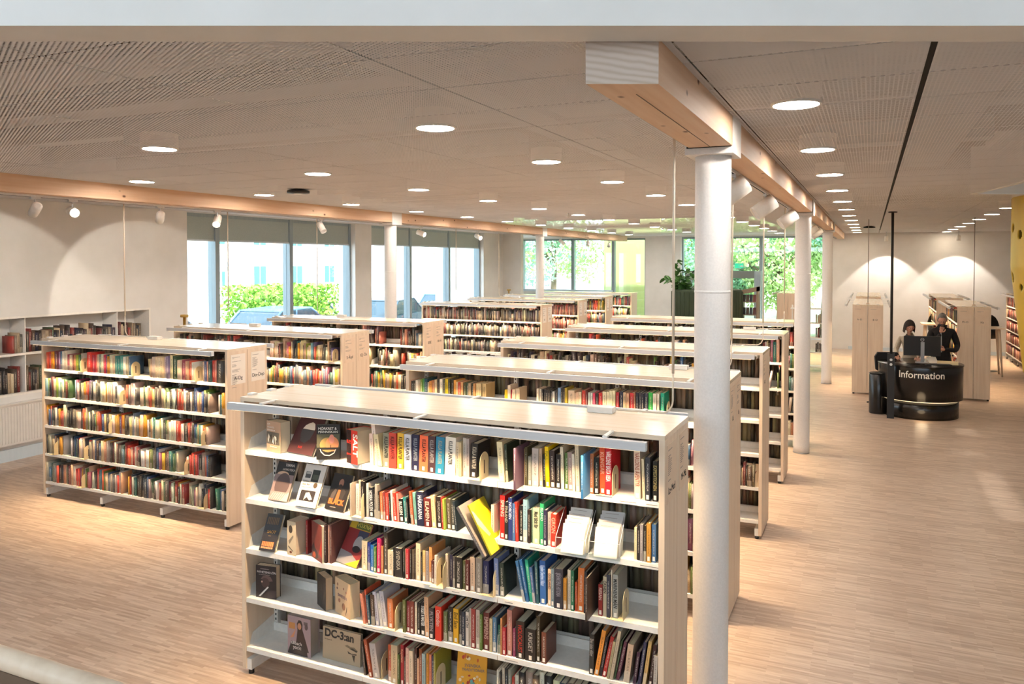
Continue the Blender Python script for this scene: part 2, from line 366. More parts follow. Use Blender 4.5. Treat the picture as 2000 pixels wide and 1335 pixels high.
# slender joists and ducts above the mesh
jo = MB()
for y in np.arange(3.7, 26, 1.2): 
    for q in minus_wedge([(XW, y), (9, y), (9, y + .1), (XW, y + .1)]):
        q = clip(q, FW, 3.1)
        if len(q) > 2: jo.prism(q, 4.05, 4.24)
jo.build('joist', M['wood_dark'], ceil)
for (x0, x1, y0, y1, z0, z1) in ((-6.3, -1.1, 5.2, 5.6, 3.75, 4.0), (-2.45, -2.1, 3.4, 25, 3.7, 3.95), (-.6, .15, 4.8, 5.1, 3.75, 3.95), (.4, 1.1, 6.4, 6.7, 3.8, 4.0), (-5.6, -3.3, 7.4, 7.7, 3.8, 4.0), (-.5, 1.0, 8.3, 8.6, 3.8, 4.0), (.35, .75, 5, 10.5, 3.78, 3.92)):
    MB().box(x0, x1, y0, y1, z0, z1).build('duct', M['frame_grey'], ceil)
# ceiling panels: each near one is a part, those further off are joined
px = [-12.6, -11.4] + [-10.3 + 1.2 * k for k in range(0, 9)] + [.205]
px = sorted(set([round(x, 3) for x in px])); px2 = [.222, 1.435, 2.635, 3.835, 5.035, 6.235, 7.435, 9.0]
far = MB()
def panel_cells():
    for xs in (px, px2):
        for a, b in zip(xs[:-1], xs[1:]):
            k = 0; y = 1.57 - 1.2
            while y < 26: yield a, b, y, y + .6; y += .6
for a, b, y0, y1 in panel_cells():
    if b <= XW and y0 < 22.6: continue
    a2 = max(a, XW if y0 < 22.6 else -12.6); g = .004; y1 = min(y1, 25.99)
    if y1 - y0 < .03: continue
    q = clip([(a2 + g, y0 + g), (b - g, y0 + g), (b - g, y1 - g), (a2 + g, y1 - g)], FW, LIP)
    if len(q) < 3: continue
    for p in minus_wedge(q):
        if y0 < 7.6 and a > -9.5 and b < 4.5 and (y0 > 3.2 or a < 2):
            MB().prism(p, H, H + .003).build('ceiling_panel', M['mesh'], ceil)
        else: far.prism(p, H, H + .003)
fo = far.build('ceiling_panel_field', M['mesh'], ceil); fo['kind'] = 'stuff'
MB().box(.195, .235, 3.3, 24.0, H + .01, H + .03).build('ceiling_slot', M['slot'], ceil)
# gallery edge: white fascia with a narrow soffit strip
def edge_frame(d0, d1, z0, z1, s0=-13.5, s1=12):
    P = [RT * s0 + FW * d0, RT * s1 + FW * d0, RT * s1 + FW * d1, RT * s0 + FW * d1]
    return [(p.x, p.y) for p in P], z0, z1
fa = MB(); 
q, z0, z1 = edge_frame(2.79, 2.87, 3.515, 6.6, -10.2, 8.0); fa.prism(q, z0, z1)
q, z0, z1 = edge_frame(2.79, 2.99, 3.497, 3.515, -10.2, 8.0); fa.prism(q, z0, z1)
struct(fa.build('trim_2', M['white_paint']), 'white painted fascia along the gallery opening', 'fascia')
# skylight reveal over the yellow stair
sk = MB()
L1 = Vector((1.18, 11.39)); d1 = Vector((.205, -.98)).normalized(); d2 = Vector((.91, .414)).normalized()
A2 = L1 + d1 * 5; B2 = L1 + d2 * 8.5
for a, b in ((L1, A2), (L1, B2)):
    t = (b - a).normalized(); n = Vector((-t.y, t.x)) * .06
    n = n if (a + n - Vector((3, 11))).length > (a - n - Vector((3, 11))).length else -n
    sk.prism([tuple(a), tuple(b), tuple(b + n), tuple(a + n)], H - .005, 6.4)
struct(sk.build('trim_3', M['white_paint']), 'white reveal of the ceiling opening above the yellow stair shell', 'ceiling opening')

# ---- windows
def window(n, axis, fixed, spans, z0, z1, label, blind=None, inward=1, depth=.25):
    """spans: mullion positions along the wall; the frame stands in the wall opening."""
    t = struct(empty('window_%d' % n), label, 'window')
    def B(a0, a1, o0, o1, za, zb):
        m = MB()
        if axis == 'y': m.box(fixed + min(o0, o1), fixed + max(o0, o1), a0, a1, za, zb)
        else: m.box(a0, a1, fixed + min(o0, o1), fixed + max(o0, o1), za, zb)
        return m
    s0, s1 = spans[0], spans[-1]; k = -1 if axis == 'y' else 1
    B(s0, s1, k * .1, k * .25, z0, z0 + .07).build('window_sill', M['frame_pale'], t)
    B(s0, s1, k * .14, k * .24, z1 - .06, z1).build('window_head', M['frame_grey'], t)
    for i, s in enumerate(spans):
        B(s - .05 if i else s, s + .05 if i < len(spans) - 1 else s, k * .12, k * .3, z0, z1).build('mullion', M['frame_grey'], t)
    for a, b in zip(spans[:-1], spans[1:]):
        B(a + .05, b - .05, k * .2, k * .212, z0 + .07, z1 - .06).build('pane', M['glass'], t)
        if blind:
            bo = B(a + .055, b - .055, k * .15, k * .165, blind, z1 - .06).build('roller_blind', M['blind'], t)
            B(a + .055, b - .055, k * .14, k * .175, blind - .03, blind).build('blind_rail', M['frame_pale'], bo)
    return t
window(1, 'y', XW, [9.86, 10.66, 12.63, 14.62], .5, 3.5, 'tall grey framed street window nearer the book niche, roller blinds partly down', 3.05)
window(2, 'y', XW, [15.25, 17.15, 19.17, 21.04], .5, 3.5, 'tall grey framed street window nearer the end wall, roller blinds partly down', 3.07)
window(3, 'x', 26, [-11.45, -9.52, -8.05], 1.6, 3.45, 'pale framed window onto trees beside the lime green wall')
window(5, 'x', 26, [-8.05, -6.89], .02, 3.45, 'full-height window filled by a lime green outdoor wall')
window(4, 'x', 26, [-5.69, -3.18, -2.1, -1.22], .25, 3.46, 'wide window onto green trees behind the dark round planter')

# ---- beams, columns, tracks
def beam(x0, x1, segs, front_cut, label, nm):
    t = tag(empty(nm), label, 'beam', kind='structure')
    for i, (y0, y1) in enumerate(segs):
        q = [(x0, y0), (x1, y0), (x1, y1), (x0, y1)]
        if i == 0 and front_cut: q = clip([(x0, 1), (x1, 1), (x1, y1), (x0, y1)], FW, 2.995)
        m = MB(); m.prism(q, 3.34, H + .0)
        if i == 0 and front_cut:
            # saw-cut end face carries end grain
            for j, f in enumerate(m.f):
                P = [Vector(m.v[k]) for k in f]; nrm = (P[1] - P[0]).cross(P[2] - P[1])
                if nrm.length and abs(nrm.normalized().dot(Vector((FW.x, FW.y, 0)))) > .99: m.m[j] = 1
        m.build('beam_length', [M['spruce'], M['endgrain']], t)
    return t
COLY = [4.85, 11.69, 18.53]
b1 = beam(-.985, -.735, [(0, 4.70), (5.0, 11.54), (11.84, 18.38), (18.68, 25.95)], True, 'whitewashed glulam beam running over the row of round white columns beside the aisle', 'beam')
b2 = beam(-7.76, -7.5, [(.2, 11.54), (11.84, 18.38), (18.68, 25.95)], False, 'whitewashed glulam beam over the bookcases by the street windows', 'beam')
MB().box(-.86 - .002, -.86 + .002, 3.1, 4.69, 3.3385, 3.3405).build('lamella_joint', M['wood_dark'], b1)
def column(x, y, label):
    t = tag(empty('column', (x, y, 0)), label, 'column', 'round white columns', 'structure')
    MB().lathe([(.106, 3.30 * k / 32) for k in range(33)], 40).build('shaft', M['column_paint'], t)
    MB().lathe([(.1065, 2.483), (.1078, 2.486), (.1078, 2.494), (.1065, 2.497)], 40).build('joint_ring', M['column_paint'], t)
    MB().lathe([(.112, 0), (.112, .012)], 40).build('base_ring', M['steel'], t)
    m = MB(); m.box(-.14, .14, -.15, .15, 3.30, 3.338); m.box(-.14, -.128, -.15, .15, 3.338, 3.51); m.box(.128, .14, -.15, .15, 3.338, 3.51)
    m.build('saddle', M['column_paint'], t)
    m = MB(); m.box(-.128, .128, -.16, -.152, 3.336, 3.345); m.box(.120, .128, -.16, -.152, 3.336, 3.51); m.build('joint_gap', M['slot'], t)
column(-.87, COLY[0], 'thick round white column beside the end panel of the bookcase with face-out books')
column(-.86, COLY[1], 'second round white column along the aisle, behind the row of bookcases')
column(-.86, COLY[2], 'third round white column along the aisle, slender with distance')
column(-7.63, COLY[1], 'round white column in front of the pier between the two street windows')
column(-7.63, COLY[2], 'round white column in front of the tree window')
def track(x, y0, y1, label):
    t = tag(empty('light_track', (x, 0, 0)), label, 'light track')
    MB().box(-.018, .018, y0, y1, 3.318, 3.339).build('rail', M['bar_white'], t)
    MB().box(-.006, .006, y0, y1, 3.316, 3.3185).build('slot', M['slot'], t)
for a, b in ((5.05, 11.5), (11.9, 18.3), (18.8, 25)):
    track(-.93, a, b, 'white light track under the aisle beam, %s' % {5.05: 'between the first two columns', 11.9: 'between the second and third columns', 18.8: 'beyond the third column'}[a])
for a, b in ((3.2, 11.5), (11.9, 18.3), (18.8, 25)):
    track(-7.68, a, b, 'white light track under the window-side beam, %s' % {3.2: 'near the book niche', 11.9: 'in front of the second street window', 18.8: 'towards the tree window'}[a])
def spot(x, y, aim, label, on=False, power=0, blend=.35, size=70, r=.048, ln=.19):
    t = tag(empty('track_spotlight', (x, y, 3.318)), label, 'spotlight', 'track spotlights under the beams')
    MB().box(-.016, .016, -.05, .05, -.022, 0).build('adapter', M['bar_white'], t)
    MB().tube([(0, 0, -.02), (0, 0, -.085)], .008).build('stem', M['bar_white'], t)
    d = (Vector(aim) - Vector((x, y, 3.2))).normalized()
    h = MB(); h.lathe([(r * .55, -ln * .45), (r, -ln * .42), (r, ln * .5), (r * .93, ln * .5), (r * .9, ln * .44)], 24)
    ho = h.build('head', M['shelf_white'], t, (0, 0, -.125)); ho.rotation_euler = d.to_track_quat('Z', 'Y').to_euler()
    MB().lathe([(r * .9, ln * .44), (r * .9, ln * .445)], 20).build('lens', M['lamp_lens'] if on else M['bar_white'], ho)
    if power:
        l = light('spot_beam', 'SPOT', (x, y, 3.2), power, WARM2, None, spot_size=R(size), spot_blend=blend, shadow_soft_size=.04)
        l.location = Vector((x, y, 3.193)) + d * .12; l.rotation_euler = (-d).to_track_quat('Z', 'Y').to_euler(); tag(l, kind='helper')
lt = -7.68
spot(lt, 5.29, (-10.4, 6.3, 1.9), size=58, blend=.12, label='white track spotlight with a pale round pool on the wall, second before the niche end', power=SPOT_W * 1.1)
spot(lt, 6.83, (-10.4, 8.85, 1.85), size=50, blend=.12, label='white track spotlight aimed at the niche wall beside the street window', power=SPOT_W * 1.1)
spot(lt, 5.70, (-1.5, 3.0, 1.9), 'white track spotlight glaring straight out below the window-side beam', on=True, power=SPOT_W * .25, size=50)
spot(lt, 7.73, (-6.2, 5.6, 1.3), 'lit white track spotlight in front of the dark blind, tipped toward the closest bookcases', on=True, power=SPOT_W, size=60)
spot(lt, 9.85, (-5.9, 9.3, 1.2), 'white track spotlight tipped down in front of the blind end of the first street window', power=SPOT_W * .7, size=60)
spot(lt, 12.8, (-5.4, 12.6, 2.4), 'lit white track spotlight just past the window-side column', on=True, power=SPOT_W * .4)
spot(lt, 15.17, (-5.6, 14.2, 2.3), 'lit white track spotlight at the end of the second blind', on=True, power=SPOT_W * .4)
spot(lt, 20.2, (-6.4, 19.6, 2.5), 'small white track spotlight in front of the tree window, first of three')
spot(lt, 22.4, (-7.4, 21.6, 2.5), 'small white track spotlight in front of the tree window, middle of three')
spot(lt, 24.5, (-7.6, 23.6, 2.5), 'small white track spotlight in front of the tree window, next to the lime panel')
rt = -.93
for i, y in enumerate((6.06, 7.94, 10.3, 12.9, 14.6, 16.0, 20.0)):
    spot(rt, y, (-2.9, y - .9, 1.6), 'white track spotlight under the aisle beam, %s' % ('largest, beside the thick column', 'second from the thick column', 'third, just before the second column', 'just behind the second column', 'halfway between second and third columns', 'just before the third column', 'beyond the third column')[i], r=.075 if i < 3 else .06, ln=.24, power=SPOT_W * .35 if i < 5 else 0, size=75)
for x, lab in ((.4, 'white ceiling spotlight washing the end wall beside the black pole'), (2.22, 'white ceiling spotlight washing the end wall over the aisle bookcases')):
    t = tag(empty('wall_spotlight', (x, 25.2, 3.51)), lab, 'spotlight')
    MB().tube([(0, 0, 0), (0, 0, -.12)], .01).build('stem', M['bar_white'], t)
    MB().lathe([(.03, -.12), (.05, -.13), (.05, -.27), (.045, -.27)], 20).build('head', M['shelf_white'], t)
    l = light('spot_beam', 'SPOT', (x, 25.22, 3.22), 90, WARM2, None, (R(22), 0, 0), spot_size=R(84), spot_blend=.2, shadow_soft_size=.03); tag(l, kind='helper')

# ---- recessed ceiling lights
def downlight(x, y, row, k, n):
    t = tag(empty('ceiling_light', (x, y, H - .008)), 'round recessed ceiling light, %s in the row %s' % (ordn(k), row), 'ceiling light', 'recessed ceiling lights')
    MB().lathe([(.117, -.004), (.13, -.004), (.13, .05), (.117, .05), (.117, -.004)], 28, sm=False).build('rim', M['shelf_white'], t)
    MB().lathe([(.13, .05), (.13, .11), (0, .112)], 28, sm=False).build('housing', M['shelf_white'], t)
    MB().lathe([(.117, 0), (.117, .01)], 28, sm=False).build('diffuser', M['glow_disc_dim' if x > 0 or (x > -1 and y > 12) else 'glow_disc'], t)
ORD = 'first second third fourth fifth sixth seventh eighth ninth tenth eleventh twelfth thirteenth fourteenth fifteenth sixteenth seventeenth eighteenth nineteenth twentieth'.split()
def ordn(k):
    if k < 20: return ORD[k]
    tens = {2: 'twenty', 3: 'thirty', 4: 'forty', 5: 'fifty', 6: 'sixty'}[(k + 1) // 10]
    u = (k + 1) % 10
    return (tens + '-' + ORD[u - 1]) if u else {2: 'twentieth', 3: 'thirtieth', 4: 'fortieth', 5: 'fiftieth', 6: 'sixtieth'}[(k + 1) // 10]
for x, y0, dy, n, row in ((-.37, 4.46, 1.875, 12, 'beside the aisle beam'), (-2.48, 4.31, 1.85, 12, 'over the bookcases by the columns'), (-4.8, 4.27, 1.84, 12, 'over the gap between the bookcase rows'), (-6.95, 5.95, 1.83, 11, 'next to the window-side beam'), (1.95, 14.5, 1.83, 7, 'beyond the yellow stair shell')):
    for k in range(n):
        y = y0 + k * dy
        if y < 25.7: downlight(x, y, row, k, n)
for x, y, lab in ((-6.09, 7.39, 'black ceiling sensor disc among the recessed lights'), (-.04, 20.8, 'small black ceiling box near the black pole')):
    t = tag(empty('ceiling_sensor', (x, y, H)), lab, 'sensor')
    MB().lathe([(.05, -.05), (.13, -.045), (.13, -.02), (.06, 0)], 24).build('housing', M['dark'], t)
    MB().lathe([(.06, -.056), (.05, -.05)], 20).build('lens', M['shelf_white'], t)
for x, y, lab in ((-4.82, 13.0, 'small white ceiling sprinkler nearer the windows'), (-4.6, 19.0, 'small white ceiling sprinkler farther down the hall')):
    t = tag(empty('sprinkler', (x, y, H)), lab, 'sprinkler')
    MB().tube([(0, 0, 0), (0, 0, -.05)], .012).build('stem', M['shelf_white'], t)
    MB().tube([(-.05, 0, -.04), (0, 0, -.08), (.05, 0, -.04)], .006).build('frame', M['shelf_white'], t)
# ================================================================ bookcases
ZB = [.15, .47, .79, 1.115, 1.43]; ZT = [z + .03 for z in ZB]      # shelf undersides and tops
UL, UD, UH = 2.76, .56, 1.80
def unit_meshes(nb):
    L = nb * .9 + .06; D = {}
    m = MB(); m.box(0, .03, 0, .277, .035, UH - .025); D['end_panel'] = m.mesh('end_panel', M['birch'])
    m = MB(); m.box(0, L, 0, UD, UH - .025, UH); D['top_board'] = m.mesh('top_board', M['birch_top'])
    m = MB(); m.box(.002, .898, .004, .02, 0, .03); m.box(.002, .898, .02, .262, .025, .03); m.box(.002, .898, .258, .262, .03, .085)
    for x in (.0, .896):
        m.prism([(.03, 0), (.26, 0), (.26, .14), (.06, .10), (.03, .03)], x + .001, x + .003, 'x')
    D['shelf'] = m.mesh('shelf', M['shelf_white'])
    m = MB(); m.box(-.015, .015, .265, .295, .05, UH - .03, 0)
    for k in range(52): m.box(-.004, .004, .2635, .266, .12 + k * .032, .135 + k * .032, 1); m.box(-.004, .004, .294, .2965, .12 + k * .032, .135 + k * .032, 1)
    D['upright'] = m.mesh('upright', [M['shelf_white'], M['slot']])
    m = MB(); m.box(-.02, .02, .01, .55, .03, .10); D['foot'] = m.mesh('foot', M['shelf_white'])
    m = MB(); m.lathe([(.018, 0), (.018, .03)], 12, cy=.03); m.lathe([(.018, 0), (.018, .03)], 12, cy=.53); D['foot_pad'] = m.mesh('foot_pad', M['rubber'])
    m = MB(); m.box(.03, L - .06, -.148, -.112, 1.747, 1.79); D['light_bar'] = m.mesh('light_bar', M['bar_white'])
    m = MB(); m.box(.06, L - .09, -.140, -.120, 1.7445, 1.7468); D['diffuser'] = m.mesh('bar_diffuser', M['bar_glow'])
    m = MB(); m.box(-.012, .012, -.112, .03, 1.792, 1.80); m.box(-.012, .012, -.12, -.105, 1.785, 1.80); D['bar_bracket'] = m.mesh('bar_bracket', M['shelf_white'])
    m = MB(); m.box(-.012, .03, -.025, .025, UH, UH + .012); D['clip'] = m.mesh('cable_clip', M['shelf_white'])
    return D, L
UM = {}
units = {}
def bookcase(key, x, y, rz, label, nb=3, signs=(), sign_end=1, bars=(1, 1), group='low birch bookcases with steel shelves', power=1.0):
    if nb not in UM: UM[nb] = unit_meshes(nb)
    D, L = UM[nb]
    t = tag(empty('bookcase', (x, y, 0), rz), label, 'bookcase', group)
    for xx in (0, L - .03):
        link('end_panel', D['end_panel'], t, (xx, 0, 0)); link('end_panel', D['end_panel'], t, (xx, .283, 0))
    link('top_board', D['top_board'], t)
    for side in (0, 1):
        for b in range(nb):
            for z in ZB:
                if side == 0: link('shelf', D['shelf'], t, (.03 + .9 * b, 0, z))
                else: link('shelf', D['shelf'], t, (.93 + .9 * b, UD, z), pi)
    for b in range(nb + 1):
        xx = .03 + .9 * b; xx = xx + (.016 if b == 0 else -.016 if b == nb else 0)
        link('upright', D['upright'], t, (xx, 0, 0)); f = link('foot', D['foot'], t, (xx, 0, 0)); link('foot_pad', D['foot_pad'], f)
    for side in (0, 1):
        if not bars[side]: continue
        o = link('light_bar', D['light_bar'], t, (0, 0, 0) if side == 0 else (L, UD, 0), 0 if side == 0 else pi)
        link('diffuser', D['diffuser'], o)
        for f in (.1, .5, .9): link('bar_bracket', D['bar_bracket'], o, (L * f, 0, 0))
        T = Matrix.Translation((x, y, 0)) @ Matrix.Rotation(rz, 4, 'Z')
        yy = -.13 if side == 0 else UD + .13
        p = T @ Vector((L / 2, yy, 1.742))
        l = light('bar_light', 'AREA', p, BAR_W * power * nb / 3, WARM, None, shape='RECTANGLE', size=L - .2, size_y=.02, spread=R(86))
        l.rotation_euler = (R(2 if side == 0 else -2), 0, rz); tag(l, kind='helper')
    for yy in (.1, .28, .46): link('cable_clip', D['clip'], t, (0, yy, 0))
    for (half, big, lines, mat) in signs:
        yy = .045 + .283 * half; xx = L + .0005 if sign_end else -.0005
        m = MB(); sgn = 1 if sign_end else -1
        m.box(min(xx, xx + sgn * .002), max(xx, xx + sgn * .002), yy, yy + .2, 1.44, 1.74)
        s = m.build('sign_sheet', mat, t)
        rot = (pi / 2, 0, pi / 2) if sign_end else (pi / 2, 0, -pi / 2)
        cy = yy + .1; xf = xx + sgn * .0026
        text(big, .052 if len(big) < 7 else .042, M['ink'], s, (xf, cy, 1.475), rot, 'lettering', align='CENTER', sx=.95)
        bm = MB()
        rnd = random.Random(big)
        z = 1.71
        for ln in lines:
            w_ = ln * .001
            if ln < 0: z -= .02; continue
            a, b_ = (yy + .015, yy + .015 + w_) if sign_end else (yy + .185 - w_, yy + .185)
            bm.box(min(xf, xf + sgn * .0004), max(xf, xf + sgn * .0004), a, b_, z, z + .0035); z -= .0105
        bm.build('fine_print', M['ink_soft'], s)
    units[key] = (Matrix.Translation((x, y, 0)) @ Matrix.Rotation(rz, 4, 'Z'), nb)
    return t
PT = M['paper_tan']
XC0, XL0 = -3.688, -8.535
T1 = (90, -1, 60, 40, 80, 75, 70, 82, 66, 74, 60, 40, -1, 60)
T2 = (110, 30, -1, 120, -1, 50, 60, 55, -1, 110, 80)
bookcase('N', XC0, 3.8955, 0, 'bookcase with face-out books at one end and a white column beside it', signs=[(0, 'Lz–Mcd', T1, PT), (1, 'M–Mä', T1, PT)])
bookcase('C2', XC0, 5.887, 0, 'bookcase directly behind the one with face-out books, two grey notices on its end', signs=[(0, 'Lä', T1, PT), (1, 'La', T2, PT)])
bookcase('C3', XC0, 7.833, 0, 'column-side bookcase with a tan picture book displayed on a low shelf', signs=[(0, 'I–K', T2, PT)])
bookcase('C4', XC0, 9.907, 0, 'column-side bookcase whose end stands closest to the second white column, green books on top shelf')
bookcase('C5', XC0, 11.90, 0, 'last bookcase of the column-side row, in front of the dark green planter')
bookcase('L1', XL0, 5.927, 0, 'bookcase full of books by the wall niche, end signs A–Dg and Do–Dop', signs=[(0, 'A–Dg', T2 + T1, M['paper']), (1, 'Do–Dop', T1, M['paper'])])
bookcase('L2', XL0, 7.793, 0, 'bookcase behind the A–Dg one, turquoise spines showing beside its end panel', signs=[(0, 'S–Åsyl', T2, PT), (1, '1Q–Ön', T2, PT)])
bookcase('L3', XL0, 9.709, 0, 'window-side bookcase with a bright red book leaning near its end', signs=[(0, 'SI/SE', T2, PT), (1, 'SH–Ä', T2, PT)])
bookcase('L4', -8.69, 14.50, 0, 'window-side bookcase of dark-spined books in front of the second street window', signs=[(0, 'Uc', T2, M['paper']), (1, 'Ub', T2, M['paper'])])
bookcase('L5', -8.69, 16.68, 0, 'window-side bookcase with red magazines face-out', signs=[(0, 'Hc', T2, M['paper']), (1, 'Hd', T2, M['paper'])])
bookcase('L6', -8.69, 18.68, 0, 'window-side bookcase second from the tree window', signs=[(0, 'He', T2, M['paper']), (1, 'Hf', T2, M['paper'])])
bookcase('L7', -8.69, 20.955, 0, 'window-side bookcase standing in front of the lime green panel')
bookcase('E1', -1.76, 22.6, pi / 2, 'bookcase seen end-on before the wide tree window', nb=2, sign_end=0)
bookcase('R1', .235, 17.3, pi / 2, 'bookcase end seen through the aisle, beside the black pole', signs=[(0, 'B–D', (110,), PT), (1, 'A–D', (110,), PT)], sign_end=0, power=.6)
bookcase('R1b', .235, 21.4, pi / 2, 'bookcase standing behind the one beside the black pole', power=.6)
bookcase('R2', 2.09, 17.4, pi / 2, 'bookcase end behind the standing man and the information desk', signs=[(0, 'Kb', (110, 60), PT), (1, 'M–O', (110,), PT)], sign_end=0, power=.6)
bookcase('R2b', 2.0, 21.4, pi / 2, 'bookcase behind the one that backs the information desk', power=.6)
bookcase('R3', 3.96, 22.6, pi / 2, 'long bookcase of reddish books beside the yellow perforated shell', power=.8)

# power cables dropping from the ceiling to each bookcase
def drop_cable(x, y, side, label, ztop=H):
    t = tag(empty('power_drop', (x, y, 0)), label, 'cable drop', 'power drops to the bookcases')
    MB().tube([(0, 0, ztop - .001), (0, 0, 2.05)], .0075, 12).build('sleeve', M['tube'], t)
    p = [(0, 0, 2.05), (0, 0, 1.90)] + [(-side * .06 * (1 - cos(a)), 0, 1.90 - .075 * sin(a)) for a in np.linspace(.3, pi / 2, 6)] + [(-side * .32, 0, 1.822)]
    MB().tube(p, .005, 8).build('cable', M['tube'], t)
    MB().box(-side * .44 - .05, -side * .44 + .10, -.035, .035, 1.802, 1.835).build('junction_box', M['shelf_white'], t)
for x, y, s, lab in ((-.995, 4.36, 1, 'cream power drop in front of the thick column'), (-.99, 6.36, 1, 'cream power drop just past the thick column, to the second column-side bookcase'), (-.985, 8.31, 1, 'cream power drop to the third column-side bookcase'), (-.98, 10.4, 1, 'cream power drop to the fourth column-side bookcase, by the second column'),
                  (-7.73, 6.37, -1, 'cream power drop to the A–Dg bookcase by the niche'), (-8.0, 8.24, -1, 'cream power drop crossing the first street window'), (-8.0, 10.15, -1, 'cream power drop to the window-side bookcase at the pier'), (-8.1, 14.95, -1, 'thin cream power drop crossing the second street window'), (-8.1, 17.1, -1, 'thin cream power drop in front of the pale wall by the tree window'),
                  (-.045, 17.4, 0, 'thin power drop onto the bookcase beside the black pole'), (1.81, 17.5, 0, 'thin power drop onto the bookcase behind the information desk')):
    if s: drop_cable(x, y, s, lab)
    else:
        t = tag(empty('power_drop', (x, y, 0)), lab, 'cable drop', 'power drops to the bookcases')
        MB().tube([(0, 0, H - .001), (0, 0, 1.83)], .007, 8).build('cable', M['ink_soft'], t)
        MB().box(-.03, .03, -.03, .03, 1.801, 1.84).build('junction_box', M['birch'], t)

# ================================================================ books
class Stuff:                                     # every book beyond the first three hundred, in one mesh
    def __init__(s): s.V = []; s.C = []; s.U = []; s.M = []; s.n = 0; s.id = 0
    def boxes(s, T, arr, c, mi, uvface=False):
        for (x0, x1, y0, y1, z0, z1) in arr:
            p = np.array([(x0, y0, z0), (x1, y0, z0), (x1, y1, z0), (x0, y1, z0), (x0, y0, z1), (x1, y0, z1), (x1, y1, z1), (x0, y1, z1)])
            p = p @ T[:3, :3].T + T[:3, 3]; s.V.append(p); s.C.append(c); s.M.append(mi); s.U.append(s.id if uvface else -1)
def book_boxes(w, h, d):
    t = min(.0025, w * .2)
    return [(0, w, 0, .003, 0, h)], [(0, t, .003, d, 0, h), (w - t, w, .003, d, 0, h)], [(t, w - t, .003, d - .004, .003, h - .004)]
st = Stuff()
PAL = {
 'mix': 'e3c9a0 e8dcc4 d6bfa0 efe6d6 c8b08c 2a2624 35302e 1f1d1e 4a3a30 8a2f2a b8342a d8453a e0603e 2f4a6a 3a5a7a 28323f 3f5a3a 5c7038 2f6b5c c99a3a e0b040 8f8478 a89a8c b9b2a8 6b4a3a 7a3a3c d8a080 9c5a70 60788a 44403c'.split(),
 'light': 'dccfb4 e0d4c0 d2be9c d8c8ae e2d8c4 c4b08c cfae78 d8ccb8 c0b4a0 b03c2c c0503a cc8a28 28605e 7898a6 304e78 26262a 1c1c20 3e5c30 8a9c40 a04060 c0a28c 948c84 5a4c74 d4bf9e 2e2a28 4a4440 38332f 9c7858 6c2824 22262c b8aa90 867a6a'.split(),
 'dark': '2a2422 332c2a 221f20 3c3230 4a3c34 5a463a 2c3440 28283a 5c2c2a 7a3430 463a44 8a7a68 b8a488 d8c8a8 3a4630 6a5a48 9a8874 c8b494 a04038 54504a'.split(),
 'red': '8a3a38 a84a44 6a2c30 b86a58 c88a74 4a2c2c d8a890 b04a3c 7a5a50 e0c8b0 5c3a44 9c6a5c 3c3034'.split(),
 'back': '8a7a66 9a8a72 7a6c5a 5a5044 a8967c b8a486 4a4238 85745e c0ab8a 6c5f50 94806a'.split()}
LP = {k: [lin(h) for h in v] for k, v in PAL.items()}
def fill(key, side, lv, x0, x1, pal, seed, hm=.215, hs=.03, wm=.024, depth=.15, gap=.015, lean=.06, thin=False):
    T0, nb = units[key]; T0 = np.array(T0); L = nb * .9 + .06; rnd = random.Random(seed); x = x0
    if side: T0 = T0 @ np.array(Matrix.Translation((L, UD, 0)) @ Matrix.Rotation(pi, 4, 'Z'))
    while x < x1:
        w = max(.008, rnd.gauss(wm, .009)); h = min(.275, max(.15, rnd.gauss(hm, hs))); d = rnd.uniform(depth * .85, depth * 1.1)
        fx = (x - .03) % .9
        if fx > .9 - w - .006: x += .9 - fx + .006; continue
        if rnd.random() < gap: x += rnd.uniform(.03, .12); continue
        c = rnd.choice(LP[pal]); c = tuple(min(1, max(0, q * rnd.uniform(.85, 1.12))) for q in c)
        a = R(rnd.uniform(3, 9)) * rnd.choice((-1, 1)) if rnd.random() < lean else R(rnd.uniform(-.6, .6))
        Tl = T0 @ np.array(Matrix.Translation((x + (h * abs(sin(a)) if a < 0 else 0), rnd.uniform(.006, .03), ZT[lv])) @ Matrix.Rotation(a, 4, 'Y'))
        sp, bd, pg = book_boxes(w, h, d); st.id += 1
        st.boxes(Tl, sp, c, 0, True)
        if not thin:
            st.boxes(Tl, bd, c, 0); st.boxes(Tl, pg, tuple(q * rnd.uniform(.8, 1) for q in (.72, .62, .46)), 1)
        else: st.boxes(Tl, [(0, w, .003, d, 0, h)], tuple(q * .8 for q in c), 0)
        x += w * cos(a) + h * abs(sin(a)) + rnd.uniform(0, .0015)
TOPF = 4
# rows of the other bookcases (level 4 is the top shelf)
for lv in range(4): fill('L1', 0, lv, .035, (2.72, 2.68, 2.45, 2.7)[lv] if lv != 1 else 2.5, 'light' if lv >= 2 else 'mix', 100 + lv, .205, .018, .0245)
fill('L2', 0, 4, .04, 1.2, 'dark', 111); fill('L2', 0, 4, 1.62, 2.60, 'light', 112, .2)
for lv in range(4): fill('L2', 0, lv, .3 if lv == 3 else .04, 2.7, 'mix', 120 + lv, .2)
fill('L3', 0, 4, .04, 1.45, 'dark', 130, .2); fill('L3', 0, 4, 1.7, 2.0, 'red', 131); fill('L3', 0, 4, 2.35, 2.72, 'mix', 132, lean=.3)
for lv in range(4): fill('L3', 0, lv, .04, 2.7, 'light' if lv == 3 else 'mix', 140 + lv)
for k, pal in (('L4', 'dark'), ('L5', 'mix'), ('L6', 'mix'), ('L7', 'mix')):
    for lv in range(5): fill(k, 0, lv, .04, 2.7, pal if lv < 3 or k != 'L5' else 'red', hash_ := 150 + lv + 10 * int(k[1]), .215, .022)
